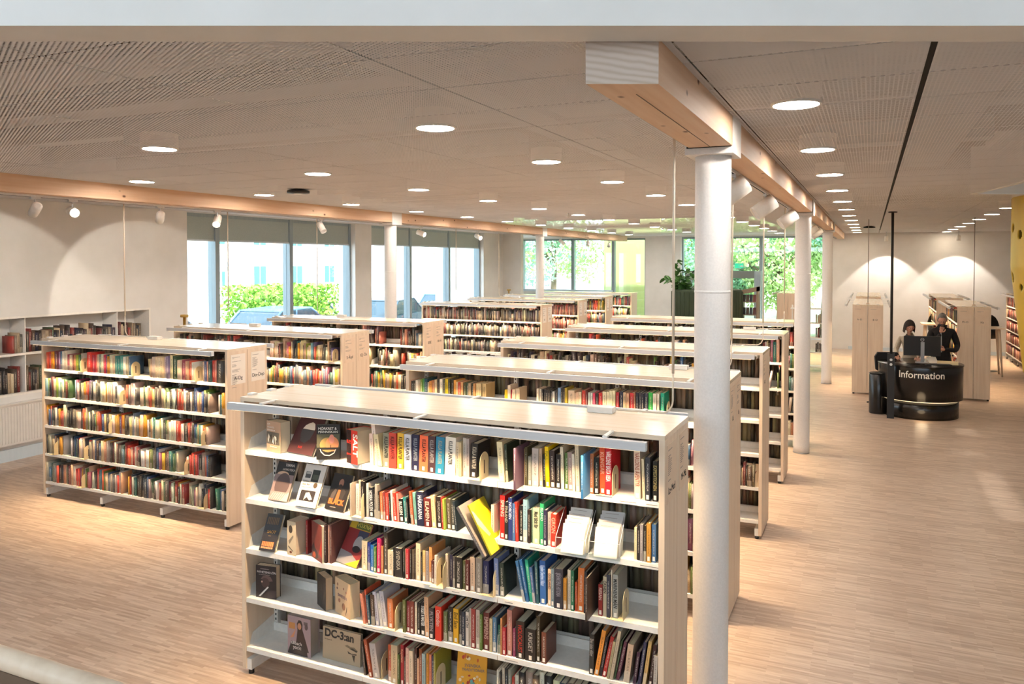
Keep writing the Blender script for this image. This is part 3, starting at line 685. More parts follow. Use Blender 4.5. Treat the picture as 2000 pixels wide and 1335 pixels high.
for lv, x1 in ((3, 2.5), (2, 2.6), (1, 2.7), (0, 2.7)): fill('C2', 0, lv, .04, x1, 'mix', 200 + lv)
fill('C3', 0, 4, .08, 1.5, 'dark', 211); fill('C3', 0, 4, 1.7, 2.38, 'mix', 212, .19)
fill('C3', 0, 3, .04, 2.1, 'mix', 213); fill('C3', 0, 2, .04, 2.2, 'mix', 214); fill('C3', 0, 1, .04, 2.4, 'mix', 215); fill('C3', 0, 0, .04, 1.9, 'mix', 216)
fill('C3', 0, 1, 2.42, 2.72, 'dark', 217, .2)
fill('C4', 0, 4, .2, 2.2, 'mix', 221, .18); fill('C4', 0, 4, 2.45, 2.73, 'mix', 222, .24); fill('C4', 0, 3, .04, 2.72, 'mix', 223, .2)
for lv in (2, 1, 0): fill('C4', 0, lv, .04, 2.2, 'mix', 224 + lv)
fill('C5', 0, 4, .04, 2.72, 'dark', 231, .22)
for lv in (3, 2, 1, 0): fill('C5', 0, lv, .04, 2.72, 'mix', 232 + lv)
# the far sides of all bookcases, seen through the gaps as rows of fore-edges
for i, k in enumerate(('N', 'C2', 'C3', 'C4', 'C5', 'L1', 'L2', 'L3')):
    for lv in range(5): fill(k, 1, lv, .04, 2.72, 'back', 300 + i * 7 + lv, .235, .015, .03, .20, .0, .04, thin=True)
for i, k in enumerate(('L4', 'L5', 'L6', 'L7')):
    for lv in (2, 3, 4): fill(k, 1, lv, .04, 2.72, 'back', 400 + i * 7 + lv, thin=True)
for k, side in (('R1', 0), ('R1', 1), ('R2', 0), ('R2', 1), ('R1b', 1), ('R2b', 1), ('R3', 1), ('E1', 0), ('R3', 0)):
    for lv in range(5): fill(k, side, lv, .04, .9 * units[k][1] - .02, 'red' if k == 'R3' else 'mix', 500 + lv + ord(k[1]) * 5 + side, .215, .02)

# ---- the books one can pick out singly
def hsv(c): return colorsys.rgb_to_hsv(*c)
def colname(h):
    r, g, b = [int(h[i:i+2], 16) / 255 for i in (0, 2, 4)]; hh, s, v = hsv((r, g, b)); hh *= 360
    if v < .22: return 'black'
    if s < .12: return 'white' if v > .82 else 'pale grey' if v > .62 else 'grey' if v > .4 else 'charcoal'
    if hh < 12.5 or hh > 345: return ('salmon' if s < .5 else 'red') if v > .7 else ('maroon' if v < .52 else 'dark red')
    if hh < 32: 
        if v < .4: return 'dark brown'
        if s > .62: return 'orange' if v > .75 else 'rust'
        return 'peach' if v > .8 else 'tan' if v > .6 else 'brown'
    if hh < 52:
        if v < .4: return 'dark olive brown'
        if s > .6: return 'yellow' if v > .7 else 'ochre'
        return 'cream' if v > .78 else 'beige' if v > .6 else 'khaki'
    if hh < 75: return 'olive' if v < .7 else 'lime yellow'
    if hh < 165: return ('dark green' if v < .45 else 'green')
    if hh < 200: return 'teal' if v < .7 else 'pale blue'
    if hh < 250: return ('navy' if v < .42 else 'blue') if s > .25 else 'slate'
    return 'purple' if v < .6 else 'mauve'
def one_book(w, h, d, c, T, title=None, tc=None, lab=True, rnd=random):
    m = MB(); cc = lin(c); sp, bd, pg = book_boxes(w, h, d)
    uid = rnd.randint(0, 9999)
    for b in sp + bd: m.box(*b, mi=0, c=cc)
    me = m.mesh('book', M['cover_plain'] if title else M['cover'])
    uv = me.uv_layers.new(name='UVMap'); n = len(me.loops)
    u = np.full((n, 2), .02)
    # front face of the spine is polygon 2: corners (x0,z0) (x1,z0) (x1,z1) (x0,z1)
    ls = me.polygons[2].loop_start
    u[ls:ls + 4] = [(uid + .001, uid + .001), (uid + .999, uid + .001), (uid + .999, uid + .999), (uid + .001, uid + .999)]
    uv.data.foreach_set('uv', u.ravel().tolist())
    o = bpy.data.objects.new('book', me); col.objects.link(o); o.matrix_world = T
    pm = MB(); pc = tuple(q * rnd.uniform(.82, 1) for q in (.78, .70, .54))
    for b in pg: pm.box(*b, mi=0, c=pc)
    pm.build('pages', M['pages'], o)
    if lab and w > .016 and rnd.random() < .75:
        lw = min(.016, w * .55); MB().box(w / 2 - lw / 2, w / 2 + lw / 2, -.0006, 0, .008, .03).build('spine_label', M['paper'], o)
    if title:
        size = min(w * 1.0, .034); tl = len(title) * size * .62; s_ = min(1.0, (h * .68) / tl)
        t = text(title, size, flat(tc), o, (w / 2 + size * .34, -.0008, h * .2 + (h * .72 + min(tl * s_, h * .7)) / 2), (0, 0, 0), 'spine_title', ext=.0003, sx=s_, ay='BOTTOM_BASELINE', off=size * .018)
        t.location = (w / 2 - size * .34, -.0008, h * .9)
        t.rotation_euler = Matrix(((0, 1, 0), (0, 0, -1), (-1, 0, 0))).to_euler()
        t.location.x = w / 2 - size * .33
    return o
LEVEL = ['bottom', 'second-lowest', 'middle', 'second', 'top']
used = {}
def label_books(L, where):
    """L: list of (object, colour, width, height). Labels name colour, build, neighbours and shelf; repeats get a place in the row."""
    n = len(L); made = []
    for i, (o, c, w, h, ti) in enumerate(L):
        a = ('thin ' if w < .015 else 'thick ' if w > .038 else '') ; t_ = 'tall ' if h > .222 else 'short ' if h < .172 else ''
        lc = colname(L[i - 1][1]) if i else None; rc = colname(L[i + 1][1]) if i < n - 1 else None
        nb = 'between %s and %s' % (lc, rc) if lc and rc and lc != rc else ('between two %s ones' % lc if lc and rc else 'starting the row' if not lc else 'ending the row')
        base = '%s%s%s book' % (t_, a, colname(c))
        if ti: base += ' titled ' + ti.title()
        if ti and len(base.split()) > 6: base = base.replace('tall ', '').replace('thick ', '')
        made.append((base + ' ' + nb + ', ' + where, base, i))
    cnt = {}
    for s, _, _ in made: cnt[s] = cnt.get(s, 0) + 1
    for (o, c, w, h, ti), (s, b, i) in zip(L, made):
        if cnt[s] > 1: s = '%s, %s in its row, %s' % (b, ordn(i), where)
        if len(s.split()) > 16: s = '%s, %s in its row, %s' % (b, ordn(i), where)
        if len(s.split()) > 16: s = '%s, %s' % (b.replace('tall ', '').replace('thin ', '').replace('thick ', ''), where)
        if len(s.split()) > 16: s = ' '.join(s.split()[-16:])
        o['label'] = s if len(s) <= 96 else s; o['category'] = 'book'
NEAR=(
"""991 25 190 -2 e9cbb8
1016 25 246 -6 f0ddd0
1042 32 188 -9 e6d2a4
1078 43 201 0 8f8c78|KULLA PLANTER|1c1a18
1124 50 208 0 c8473a|KULLA PLANTER|4a1c1a
1177 42 210 1 e3b23c|KULLA PLANTER|1c1a18
1226 45 208 0 cfcdd2|KULLA PLANTER|141414
1275 48 210 0 2b2a45|KULLA PLANTER|9aa0a8
1323 58 209 2 f5714a|KULLA PLANTER|2a1714
1385 47 211 0 4b3338|KULLA PLANTER|a8a09c
1435 54 213 2 2f7fa0|KULLA PLANTER|9c9c88
1492 66 216 2 ece3d3|KULLA PLANTER|141414
1561 23 193 0 d8c6a8
1588 16 195 0 cdb78e
1607 20 220 0 b9b2a8
1630 19 219 0 a89a94
1653 39 194 3 221f1f|KULLA & NATUR|b8b0a0
1837 34 220 -4 e2d3a8
1874 15 207 -3 33402c
1966 24 197 0 c4a078
1993 15 208 0 5a5238
2012 21 160 0 8f9084
2036 36 207 0 b5aca6
2075 18 205 -2 c9a98c
2095 15 176 0 1e1a18
2113 21 219 -2 f2c90c|FJALL|a08a10
2137 29 200 -2 3a2e2a
2169 26 184 0 241f1c
2198 17 225 -2 dccdb0
2219 20 197 0 4f6b35
2242 26 202 -2 9b8580
2270 14 197 -2 e0d2bb
2288 20 258 -2 d9c8a8
2361 22 209 0 b5714a
2387 25 193 0 26251f
2415 28 246 -1 e2532c|KUNGAR|f2b090
2445 33 255 0 cf1f2b|VÄRLDENS BÄSTA RESA|f4e8e0
2601 32 262 -1 e6cbb0|VÄRLDENS ÄVENTYR|a8583c
2643 13 208 -2 e4cfa8
2659 24 221 0 34343a
2696 24 204 0 26221c|EXPEDITIONEN|b09a5c""",
"""879 22 190 0 e3d6cb
905 18 214 0 bcae9c
931 22 211 -2 1f1a1b
956 15 202 0 cfc6be
975 33 179 -3 26262b|NORRA POLEN|c8c8c8
1011 11 168 -3 1e1c1c
1026 18 203 -2 9d958a
1047 11 166 -2 2a2420
1062 18 162 -2 e0683e
1083 14 167 -2 7a3330
1101 18 163 -2 cf3a30
1123 11 160 -5 2a2628
1137 11 180 -3 e8dccb
1151 21 166 -6 e04030
1176 11 166 -3 d88a80
1190 28 135 -6 1d1a18|RUSSIN|efe8dc
1221 21 148 -5 2f7a7a
1246 10 145 -4 1e1a1c
1260 14 167 -3 1f1c1e
1277 14 193 -5 c05a34
1294 17 186 -5 78b0a0
1315 45 198 -2 262840|HÄRSKARNA|d8d8e0
1363 44 166 -2 6b2a28|ELAMEN|e6c8b0
1411 24 183 -4 e6cc98
1438 37 180 -3 2a2018
1478 10 182 -3 a83a2c
1491 10 175 -3 9db24a
1505 27 174 -3 574a38
1534 26 175 -3 3a3a32
1564 13 169 -7 243038
1783 19 178 0 d9c7b5
1840 28 239 0 c9221f|SPRING|f0c0b0
1871 22 209 0 1c1c1e|FINLAND|b0a890
1896 22 235 0 2c3a72|NORDEN|d0d8e8
1920 15 207 0 4b6d9c
1939 15 214 -2 c03a30
1957 21 198 0 1a1817
1981 24 234 0 8fb0bd
2009 15 182 0 2a1c18
2027 9 193 0 7c9c80
2039 36 197 0 d9d2a4|Med blick för|4a4638
2078 21 224 0 35a468|ISLAND|c8ecd8
2102 18 194 0 2f2a48
2122 18 180 0 b9aea4
2143 29 177 0 e33b28|GRÖN|f8a088
2599 13 166 0 e2cda2
2615 13 179 0 2a2220
2631 16 189 0 8f8684
2650 13 184 0 2c251c
2666 21 200 0 c98f3a
2690 21 195 0 4a6f98""",
"""921 37 177 0 ead3ac
962 18 171 0 2a3a86
984 22 159 0 2a6fb8
1009 18 154 0 5c7f3a
1031 25 210 1 c3305f
1060 14 164 0 c98452
1078 25 247 0 4e4238
1107 39 150 0 e3cfae
1150 7 169 0 2a2624
1160 53 172 -2 35302e|SVENSKA|a8a090
1217 11 185 0 1e1c1a
1231 4 174 -2 d8c8a0
1238 17 178 0 b93a42
1259 10 175 0 38302c
1273 10 175 0 6a5a48
1286 10 183 0 4a3c30
1300 28 218 0 e8cfaa
1331 7 168 0 1e1a18
1342 17 180 0 e8b878
1362 20 180 0 a09390
1386 17 207 0 e09a5c
1406 17 132 -1 5a2a24
1427 13 169 1 e2d6c8
1507 13 186 -2 cbb8a0
1524 17 184 0 2a2438
1544 13 177 0 57504c
1560 43 180 0 2b2722
1606 20 164 0 5a5a34
1629 23 176 0 5c2622
1655 29 192 0 dcb898
1687 4 202 -2 2a1f1c
1694 38 198 0 8a8074
1735 35 184 0 2c2c52
1808 25 209 -2 6f7ea8
1840 25 186 -2 26302a
1982 15 221 -12 2f5a86
2000 15 229 -11 2a5a8c
2018 18 229 -8 2b9c7c
2039 15 193 -7 3f5a86
2057 15 228 -3 2a4f58
2078 33 237 -1 3a66a4|Upplev Sveriges Natur|b8ccec
2123 18 198 0 d8b490|GOTLAND|6a3a2a
2143 18 206 0 6f8088
2164 50 215 0 35333c|SJÖFARTENS HISTORIA|80808c
2217 17 169 0 c98a30
2237 17 214 0 d6c6b0
2257 17 215 0 2f6b4c
2278 11 154 0 d2552c
2292 34 235 1 d0743c
2329 14 221 1 26262c
2346 6 169 0 ccc4c4
2408 22 166 0 8f2c28|RESAN|e8c8b8
2433 19 210 0 cdbb9c|ÖKNEN|2c2420
2455 19 225 0 3c3c46
2478 6 255 0 e0c8ac
2486 27 230 0 a9a499|MARINENS MÄN|2c2a28""",
"""938 15 178 -8 d98a70
956 11 200 -6 e0603e
971 18 175 -6 25485a
993 26 183 -3 4a382e
1022 22 202 -7 b8b4c0
1048 18 194 -8 d8d0c4
1069 29 210 -8 c9c2c4
1105 36 178 -2 cf7a4c
1212 18 192 0 5f6338
1233 21 184 0 8a2f34
1257 28 191 0 6f342a
1289 14 190 0 e0ccb0
1306 17 187 0 1e1c1a
1327 31 195 0 1f1b1a|STEGET & MÄSTER|e0e0dc
1361 27 233 -2 d9a880
1392 31 179 0 332c30|FLYKTEN|90888c
1433 40 198 0 e0402c|Ostindien|f0b8a8
1483 23 172 0 6c7048
1510 30 204 0 2b2522
1543 33 198 0 e8ac2c|Emil Sann|5a4010
1583 16 196 0 1f1c1c
1602 20 194 0 2a3342
1625 20 196 0 d9cabc|OM ÖN|4a3c38
1648 13 220 0 b4a89a
1664 26 223 0 8a3430
1693 23 223 0 b0a094
1719 13 204 0 5c7238
1735 35 211 0 6b2e28|EMPIRENS|c8a090
1776 16 187 0 c8b48c
1795 22 198 0 4f7290
1821 4 103 2 d8d4c8
1827 16 158 0 1f5c48
1846 9 202 0 c88a58
1858 19 156 0 a8303a
1883 28 255 0 c08070
1917 15 158 0 8a3a58
1939 49 207 0 28201c|HOLOCAUST|a82c20
1994 61 176 0 1f1a18|KRIGET|a8a098
2057 21 251 0 4a3a24
2087 27 170 0 6a3a2a
2358 25 212 1 34322f|Den siste viking|a09890
2386 22 248 10 e8923a
2412 14 216 10 2a2024
2429 19 225 12 a82c28
2456 14 205 10 a89a78
2473 16 268 10 b8a890
2492 8 214 11 3c5230
2504 16 212 12 5c2c3c
2545 30 204 7 bfa48c
2594 16 170 8 3f2438
2621 16 232 8 2c2c48
2645 16 242 8 c8a468
2674 18 224 7 3e2020
2703 18 175 2 b8b0a8""",
"""933 15 205 -7 3a322c
977 22 225 -11 93452c
1002 43 206 -9 c0b4ac
1104 22 221 0 b8502c
1129 43 229 0 c9b08c
1175 14 181 0 4a5a2c
1193 21 239 0 9c2830|Konstens|e0a080
1218 11 174 0 3a2c2c
1232 21 232 0 d4a898
1256 24 222 0 d8c4a8
1284 17 237 0 4a2a24
1305 14 181 0 e0b490
1322 17 244 0 8a4a2c
1343 21 222 0 8aa0a4
1367 14 224 0 e0943c
1384 14 219 0 d88060
1401 17 216 0 3a3450
1820 13 226 0 e6d8c0
1836 9 217 0 2c2624
1849 16 243 0 d0bca0
1867 16 241 0 2a2826
1886 19 240 0 8a8270
1914 12 206 0 c8402c
1930 25 221 0 d8ccb4
1957 31 247 0 2a2220
1994 43 252 0 a08878
2040 33 250 0 5a4a3c
2076 27 268 0 d8d0b8
2106 39 259 0 26221e
2156 35 242 0 e0dcae
2197 35 240 0 3c4a58
2238 35 249 0 6a5a4c
2279 29 250 0 c0b098
2313 34 258 0 2e2a2a
2359 34 260 0 7a6450
2404 34 259 0 3a2a2a
2449 28 258 0 c8bca8
2494 33 258 0 4a3430
2538 33 262 0 a89c88
2581 38 262 0 302a26
2630 37 262 0 8a6a4a
2678 32 257 0 56504c""",
)
C2ROW="""-5 44 174 0 e0a88a
42 25 170 0 2a2620
67 22 174 0 3a352c
92 25 178 0 e8dcc8
119 19 185 0 b8a890
141 19 189 0 7a9440
160 22 193 0 4a8a4a
181 28 197 0 1f4a5a
212 15 167 0 c8b090
230 24 179 0 d8944c
258 21 186 0 b07048
282 21 193 0 e0c8a0
306 18 200 0 2c2820
328 27 201 0 f0e4cc
361 18 200 0 4a4a3a
382 30 207 0 d8b828
415 21 206 0 3a3820
439 21 205 0 2e2a20
462 24 199 0 e0a048
489 18 187 0 d8c098
510 24 186 0 c84c38
536 21 188 0 d0a070
560 21 184 0 4a5438
583 20 186 0 3c4a38
607 23 184 0 b8a080
633 20 186 0 2c3428
656 20 185 0 c89058
679 23 184 0 e0c894
705 23 188 0 d4bc8c
734 34 187 0 c8ac78
944 25 150 0 e8c020
972 25 190 0 f0dcc0
1000 14 154 0 c03040
1016 25 160 0 e8d4b4
1044 17 167 0 dcc8a8
1063 17 171 0 d8c0a0
1232 16 179 0 efe0c8
1254 16 177 0 d4c8b4
1273 16 175 0 2c2a2a
1292 16 176 0 383434
1310 19 175 0 2a2828
1332 16 174 0 36302c
1350 16 177 0 3c3836
1371 16 166 0 d8d4cc
1393 16 183 0 2c2c30
1414 24 197 0 7a9ac0
1440 16 193 0 2e2c2c
1458 16 197 0 33302e
1477 18 201 0 b09a30
1500 52 183 0 e8ccac
1555 13 167 0 e0c0a0
1570 15 173 0 f0c8a8
1591 23 179 0 e4ccac
1619 26 191 0 c83c30
1650 15 188 0 6a3030
1668 15 177 0 dce0d4
1688 15 176 0 e0e4dc
1708 20 175 0 d84a6a
1731 20 174 0 2c2a2e
1756 28 181 0 cc3434
1789 30 195 0 e8dcb8
1824 20 195 0 ece0bc
1846 20 204 0 f0e6c0
1869 20 208 0 ece2b8
1896 22 195 0 b03038
1926 25 204 0 2c3044
1955 20 199 0 cbb08c
1980 20 194 0 d8a888
2006 29 196 0 c03438
2040 12 203 0 a06850
2055 19 204 0 2a2c38
2077 19 203 0 2e303c
2101 17 202 0 30323e
2122 26 204 0 343848
2153 31 211 0 2fa84a
2191 24 206 0 efe4d0
2218 17 206 0 e4d8c4
2248 26 212 0 1f9a7c"""
L1ROW="""62 26 184 0 d8583c
92 39 191 0 c83c3c
140 56 193 0 e89a28
204 56 202 0 6a2c3c
268 21 197 0 a078a0
294 30 206 0 4a7aa0
328 30 208 0 f0e8d8
362 38 215 0 efe0c8
403 42 175 0 a83050
453 33 174 0 e0ccb0
491 21 176 0 8a3c34
516 29 174 0 c88a60
549 37 176 0 9aa83c
590 29 181 0 3a6a44
624 33 197 0 c8c0b0
734 69 216 0 dc3c34
811 40 189 0 b83048
855 28 194 0 e06058
888 28 198 0 d8c0a8
924 28 203 0 7a8878
956 36 204 0 e0d8c0
995 32 201 0 d03858
1035 47 203 0 2f6a54
1090 24 194 0 eadcc4
1121 27 199 0 e0c4a4
1157 39 195 0 3a8a84
1199 39 197 0 2a7a78
1246 46 199 0 58a098
1296 27 194 0 e8e4d4
1331 31 198 0 c8bca0
1365 27 200 0 4a6a88
1723 30 215 0 cdb8a8
1756 33 214 0 efd8b4
1793 40 211 0 f0e0c0
1837 40 213 0 e8cca0
1884 36 223 0 c8b0b8
1924 29 233 0 8a7a98
1964 40 243 0 e8dca8
2011 57 237 0 3a5238
2078 46 199 0 ecd0b0
2139 46 204 0 a04858
2191 32 194 0 d8a888
2230 32 196 0 d86048
2265 21 185 0 f0e8d8
2411 24 198 0 e8c8b0
2439 27 204 0 4a5a88
2469 24 204 0 e0a890
2497 34 210 0 2a4a4a
2541 34 218 0 b83c34
2578 24 217 0 c8786a
2606 77 224 0 3c3a38"""
# niche in the street-side wall
nt_ = struct(empty('trim_4', (0, 0, 0)), 'white lined book niche sunk into the wall', 'niche')
m = MB(); m.box(XW - .335, XW + .004, 3, 9.1, .86, .89); m.box(XW - .335, XW + .004, 3, 9.1, 1.90, 1.93); m.box(XW - .335, XW + .004, 9.07, 9.1, .89, 1.90); m.build('lining', M['shelf_white'], nt_)
MB().box(XW - .335, XW - .01, 3, 9.07, 1.395, 1.425).build('shelf', M['shelf_white'], nt_)
for y in (5.6, 7.05, 8.5): MB().box(XW - .335, XW - .02, y, y + .012, .89, 1.90).build('divider', M['shelf_white'], nt_)
def niche_fill(y0, y1, z, seed, pal, hm):
    rnd = random.Random(seed); y = y0
    while y < y1:
        w = max(.012, rnd.gauss(.03, .01)); h = min(.42, max(.18, rnd.gauss(hm, .035)))
        c = rnd.choice(LP[pal]); T = np.array(Matrix.Translation((XW - .06 - rnd.uniform(0, .02), y, z)) @ Matrix.Rotation(pi / 2, 4, 'Z'))
        sp, bd, pg = book_boxes(w, h, .2); st.id += 1; st.boxes(T, sp, c, 0, True); st.boxes(T, bd, c, 0); st.boxes(T, pg, (.5, .44, .34), 1)
        y += w + rnd.uniform(0, .004)
for a, b, z, pal, hm in ((6.9, 7.04, 1.426, 'dark', .26), (7.08, 8.15, 1.426, 'dark', .26), (8.25, 8.48, 1.426, 'dark', .25), (8.53, 8.95, 1.426, 'dark', .27), (6.0, 7.0, .891, 'dark', .32), (7.1, 7.9, .891, 'dark', .30), (3.2, 5.5, .891, 'dark', .3), (3.2, 5.5, 1.426, 'dark', .26), (5.7, 6.7, 1.426, 'dark', .25)):
    niche_fill(a, b, z, int(a * 100 + z * 10), pal, hm)
rad = tag(empty('radiator', (XW, 3.2, 0)), 'long white ribbed radiator under the book niche', 'radiator')
m = MB(); m.box(.012, .075, 0, 5.8, .22, .76)
m.build('body', M['radiator'], rad)
m = MB()
for k in range(0, 145): m.box(.075, .083, .02 + k * .04, .044 + k * .04, .25, .73)
m.build('rib', M['radiator'], rad)['kind'] = 'stuff'
MB().box(.005, .10, -.02, 5.82, .76, .775).build('top_grille', M['shelf_white'], rad)
struct(MB().box(XW, XW + .03, -4, 9.8, 0, .16).build('baseboard_left', M['frame_pale']), 'pale baseboard under the radiator', 'baseboard')
struct(MB().box(-.6, 9, 25.97, 26, 0, .1).build('baseboard_far', M['frame_pale']), 'pale baseboard of the end wall', 'baseboard')
def parse(s):
    out = []
    for l in s.strip().split('\n'):
        p = l.split('|'); a = p[0].split()
        out.append((int(a[0]) / 1000, int(a[1]) / 1000, int(a[2]) / 1000, int(a[3]), a[4], p[1] if len(p) > 1 else None, p[2] if len(p) > 1 else None))
    return out
def place_row(key, lv, rows, where, group, seed, yoff=.012, stuff_from=None, d=(.15, .18)):
    rnd = random.Random(seed); T0 = units[key][0]; L = []
    for i, (x, w, h, lean, c, ti, tc) in enumerate(rows):
        x = max(.034, x)
        a = R(lean); lift = w * sin(a) if a > 0 else 0
        T = T0 @ Matrix.Translation((x, yoff + rnd.uniform(-.006, .012), ZT[lv] + lift + .0004)) @ Matrix.Rotation(a, 4, 'Y')
        dd = rnd.uniform(*d)
        if stuff_from is not None and i >= stuff_from:
            sp, bd, pg = book_boxes(w, h, dd); st.id += 1; Tn = np.array(T); cc = lin(c)
            st.boxes(Tn, sp, cc, 0, True); st.boxes(Tn, bd, cc, 0); st.boxes(Tn, pg, (.6, .52, .38), 1); continue
        o = one_book(w, h, dd, c, T, ti, tc, rnd=rnd); o['group'] = group
        L.append((o, c, w, h, ti))
    label_books(L, where)
SH = ['lowest', 'fourth', 'third', 'second', 'top']
for k, s in enumerate(NEAR):
    lv = 4 - k
    place_row('N', lv, parse(s), '%s shelf, closest bookcase' % SH[lv], 'books on the %s shelf of the closest bookcase' % SH[lv], 700 + k, stuff_from=None if lv else 17)
place_row('C2', 4, parse(C2ROW), 'top shelf, second column-side bookcase', 'books on the top shelf of the second column-side bookcase', 720)
place_row('L1', 4, parse(L1ROW), '', '', 730, stuff_from=0)
for x0, x1 in ((.9, 1.1), (1.52, 1.72)):          # books between the bookends on that shelf
    fill('L1', 0, 4, x0 + .12, x1 - .01, 'light', int(x0 * 100), .19, .01, gap=0)
# books pulled forward of their row
NS = []
N0 = units['N'][0]
for (x, y, lv, w, h, d, lean, c, lab) in (
    (2.352, -.10, 4, .012, .222, .2, 0, '2f6c9c', 'wide blue atlas pulled forward between the cream spines, top shelf of the closest bookcase'),
    (1.975, -.10, 4, .011, .222, .19, 0, '5a3f50', 'plum coloured picture book jutting over the top shelf edge beside the tall cream spine'),
    (2.368, -.075, 2, .010, .225, .2, 0, '4a3a30', 'slim dark brown picture book jutting out next to the short dark red one'),
    (.866, -.02, 3, .008, .20, .16, 0, 'b8a898', 'thin pale book at the end of the face-out titles, second shelf'),
    (2.30, -.07, 0, .012, .2, .18, 0, 'd8cfc0', 'thin pale book jutting out at the bottom of the closest bookcase'),
    (.449, .085, 2, .014, .215, .15, 0, '8a2c2c', 'dark red book standing behind the thick cream novel'),
    (.650, .01, 2, .016, .235, .17, 14, '3a2626', 'dark slim book leaning among magazines beside the red bird cover, third shelf'),
    (.672, .02, 2, .010, .235, .17, 14, 'c89a88', 'thin salmon book in the leaning bundle beside the red bird cover'),
    (.686, .02, 2, .012, .235, .17, 14, '6a4440', 'thin brown-red book last in the leaning bundle beside the red bird cover')):
    a = R(lean)
    T = N0 @ Matrix.Translation((x, y, ZT[lv] + (w * sin(a) if a > 0 else 0) + .0005)) @ Matrix.Rotation(0, 4, 'Y')
    if lean: T = N0 @ Matrix.Translation((x, y, ZT[lv] + .0005)) @ Matrix.Rotation(R(-lean) * .2, 4, 'Z')
    o = one_book(w, h, d, c, T, rnd=random.Random(int(x * 1000))); tag(o, lab, 'book')
# the two picture books slumped over the edge of the second shelf
for (x, y, z, w, h, d, ry, c, lab) in ((1.80, -.115, 1.075, .017, .30, .20, -33, '7d736e', 'large grey book slumped over the edge of the second shelf, under the yellow one'),
                                     (1.835, -.095, 1.085, .010, .29, .19, -29, 'b8b02c', 'thin lime and yellow book slumped over the edge of the second shelf')):
    T = N0 @ Matrix.Translation((x, y, z)) @ Matrix.Rotation(R(ry), 4, 'Y')
    o = one_book(w, h, d, c, T, lab=False, rnd=random.Random(5)); tag(o, lab, 'book')
    if c == 'b8b02c':
        MB().prism([(.02, .24), (.10, .29), (.19, .19), (.12, .02)], w + .0002, w + .0008, 'x').build('yellow_flash', flat('f4c41c'), o)
        MB().prism([(.0, .26), (.02, .24), (.11, .10), (.06, .09), (.0, .18)], w + .0002, w + .0007, 'x').build('pink_panel', flat('e0a890'), o)

# ---- face-out books
def ell(cx, cz, rx, rz, n=20, a0=0, a1=360):
    return [(cx + rx * cos(R(a0 + (a1 - a0) * k / n)), cz + rz * sin(R(a0 + (a1 - a0) * k / n))) for k in range(n if a1 - a0 == 360 else n + 1)]
def face_out(key, lx, ly, lv, w, h, t, yaw, lean, c, lab, prints=(), texts=(), spine_c=None, group='face-out books on the closest bookcase', pg=(.74, .66, .5)):
    T = units[key][0] @ Matrix.Translation((lx, ly, ZT[lv] + .0006)) @ Matrix.Rotation(R(yaw), 4, 'Z') @ Matrix.Translation((0, 0, t * sin(R(lean)))) @ Matrix.Rotation(-R(lean), 4, 'X')
    m = MB(); cc = lin(c); sc_ = lin(spine_c or c)
    m.box(0, w, 0, .002, 0, h, c=cc); m.box(0, w, t - .002, t, 0, h, c=sc_); m.box(0, .003, .002, t - .002, 0, h, c=sc_)
    o = bpy.data.objects.new('book', m.mesh('book', M['cover_plain'])); col.objects.link(o); o.matrix_world = T
    MB().box(.003, w - .004, .0022, t - .0022, .003, h - .003, c=pg).build('pages', M['pages'], o)
    for i, (poly, hexc) in enumerate(prints):
        if len(poly) == 4 and not hasattr(poly[0], '__len__'): x0, x1, z0, z1 = poly; poly = [(x0, z0), (x1, z0), (x1, z1), (x0, z1)]
        e = .0002 * (i + 1)
        MB().prism(poly, -e - .0002, -.00005, 'y').build('cover_print', flat(hexc), o)
    for (s, x, z, size, hexc, *k) in texts:
        text(s, size, flat(hexc), o, (x, -.0002 * (len(prints) + 2) - .0004, z), (pi / 2, 0, 0), 'cover_title', ext=.0003, sx=k[0] if k else 1, off=k[1] if len(k) > 1 else 0, align=k[2] if len(k) > 2 else 'LEFT')
    return tag(o, lab, 'book', group)
rr = random.Random(77)
crowd = [([(.012 + .0095 * i + rr.uniform(-.002, .002), .055 + rr.uniform(0, .06)), (.022 + .0095 * i, .05 + rr.uniform(0, .03)), (.020 + .0095 * i, .09 + rr.uniform(0, .03))], rr.choice(['e8e4dc', '1c1a18', 'b8b0a4', '302c28', 'f0ece4'])) for i in range(10)]
face_out('N', .18, .038, 4, .138, .197, .08, -11, 0, 'b8967c', 'tan face-out book with a grey crowd photograph, end of the top shelf', [((.002, .128, .05, .128), '5c564e')] + crowd, [('OM', .012, .168, .017, 'f0e6dc'), ('ATLANTIS', .012, .150, .015, 'f0e6dc'), ('MÄNNISKOR', .012, .133, .013, 'f0e6dc'), ('En berättelse', .04, .03, .012, 'f0e6dc')], '241a18')
face_out('N', .333, .048, 4, .225, .268, .02, -9, 31, '4d2a2c', 'large maroon face-out book with an iceberg on the cover, leaning back', [([(.06, .16), (.075, .185), (.10, .2), (.125, .21), (.15, .2), (.165, .17), (.165, .16)], 'e2cfb8'), ([(.055, .158), (.168, .158), (.155, .10), (.12, .07), (.08, .08), (.06, .12)], '4a4444')], [('HORISONT', .07, .232, .026, '8a2430'), ('R&S', .08, .03, .022, 'd8382c')], 'b8b0ac')
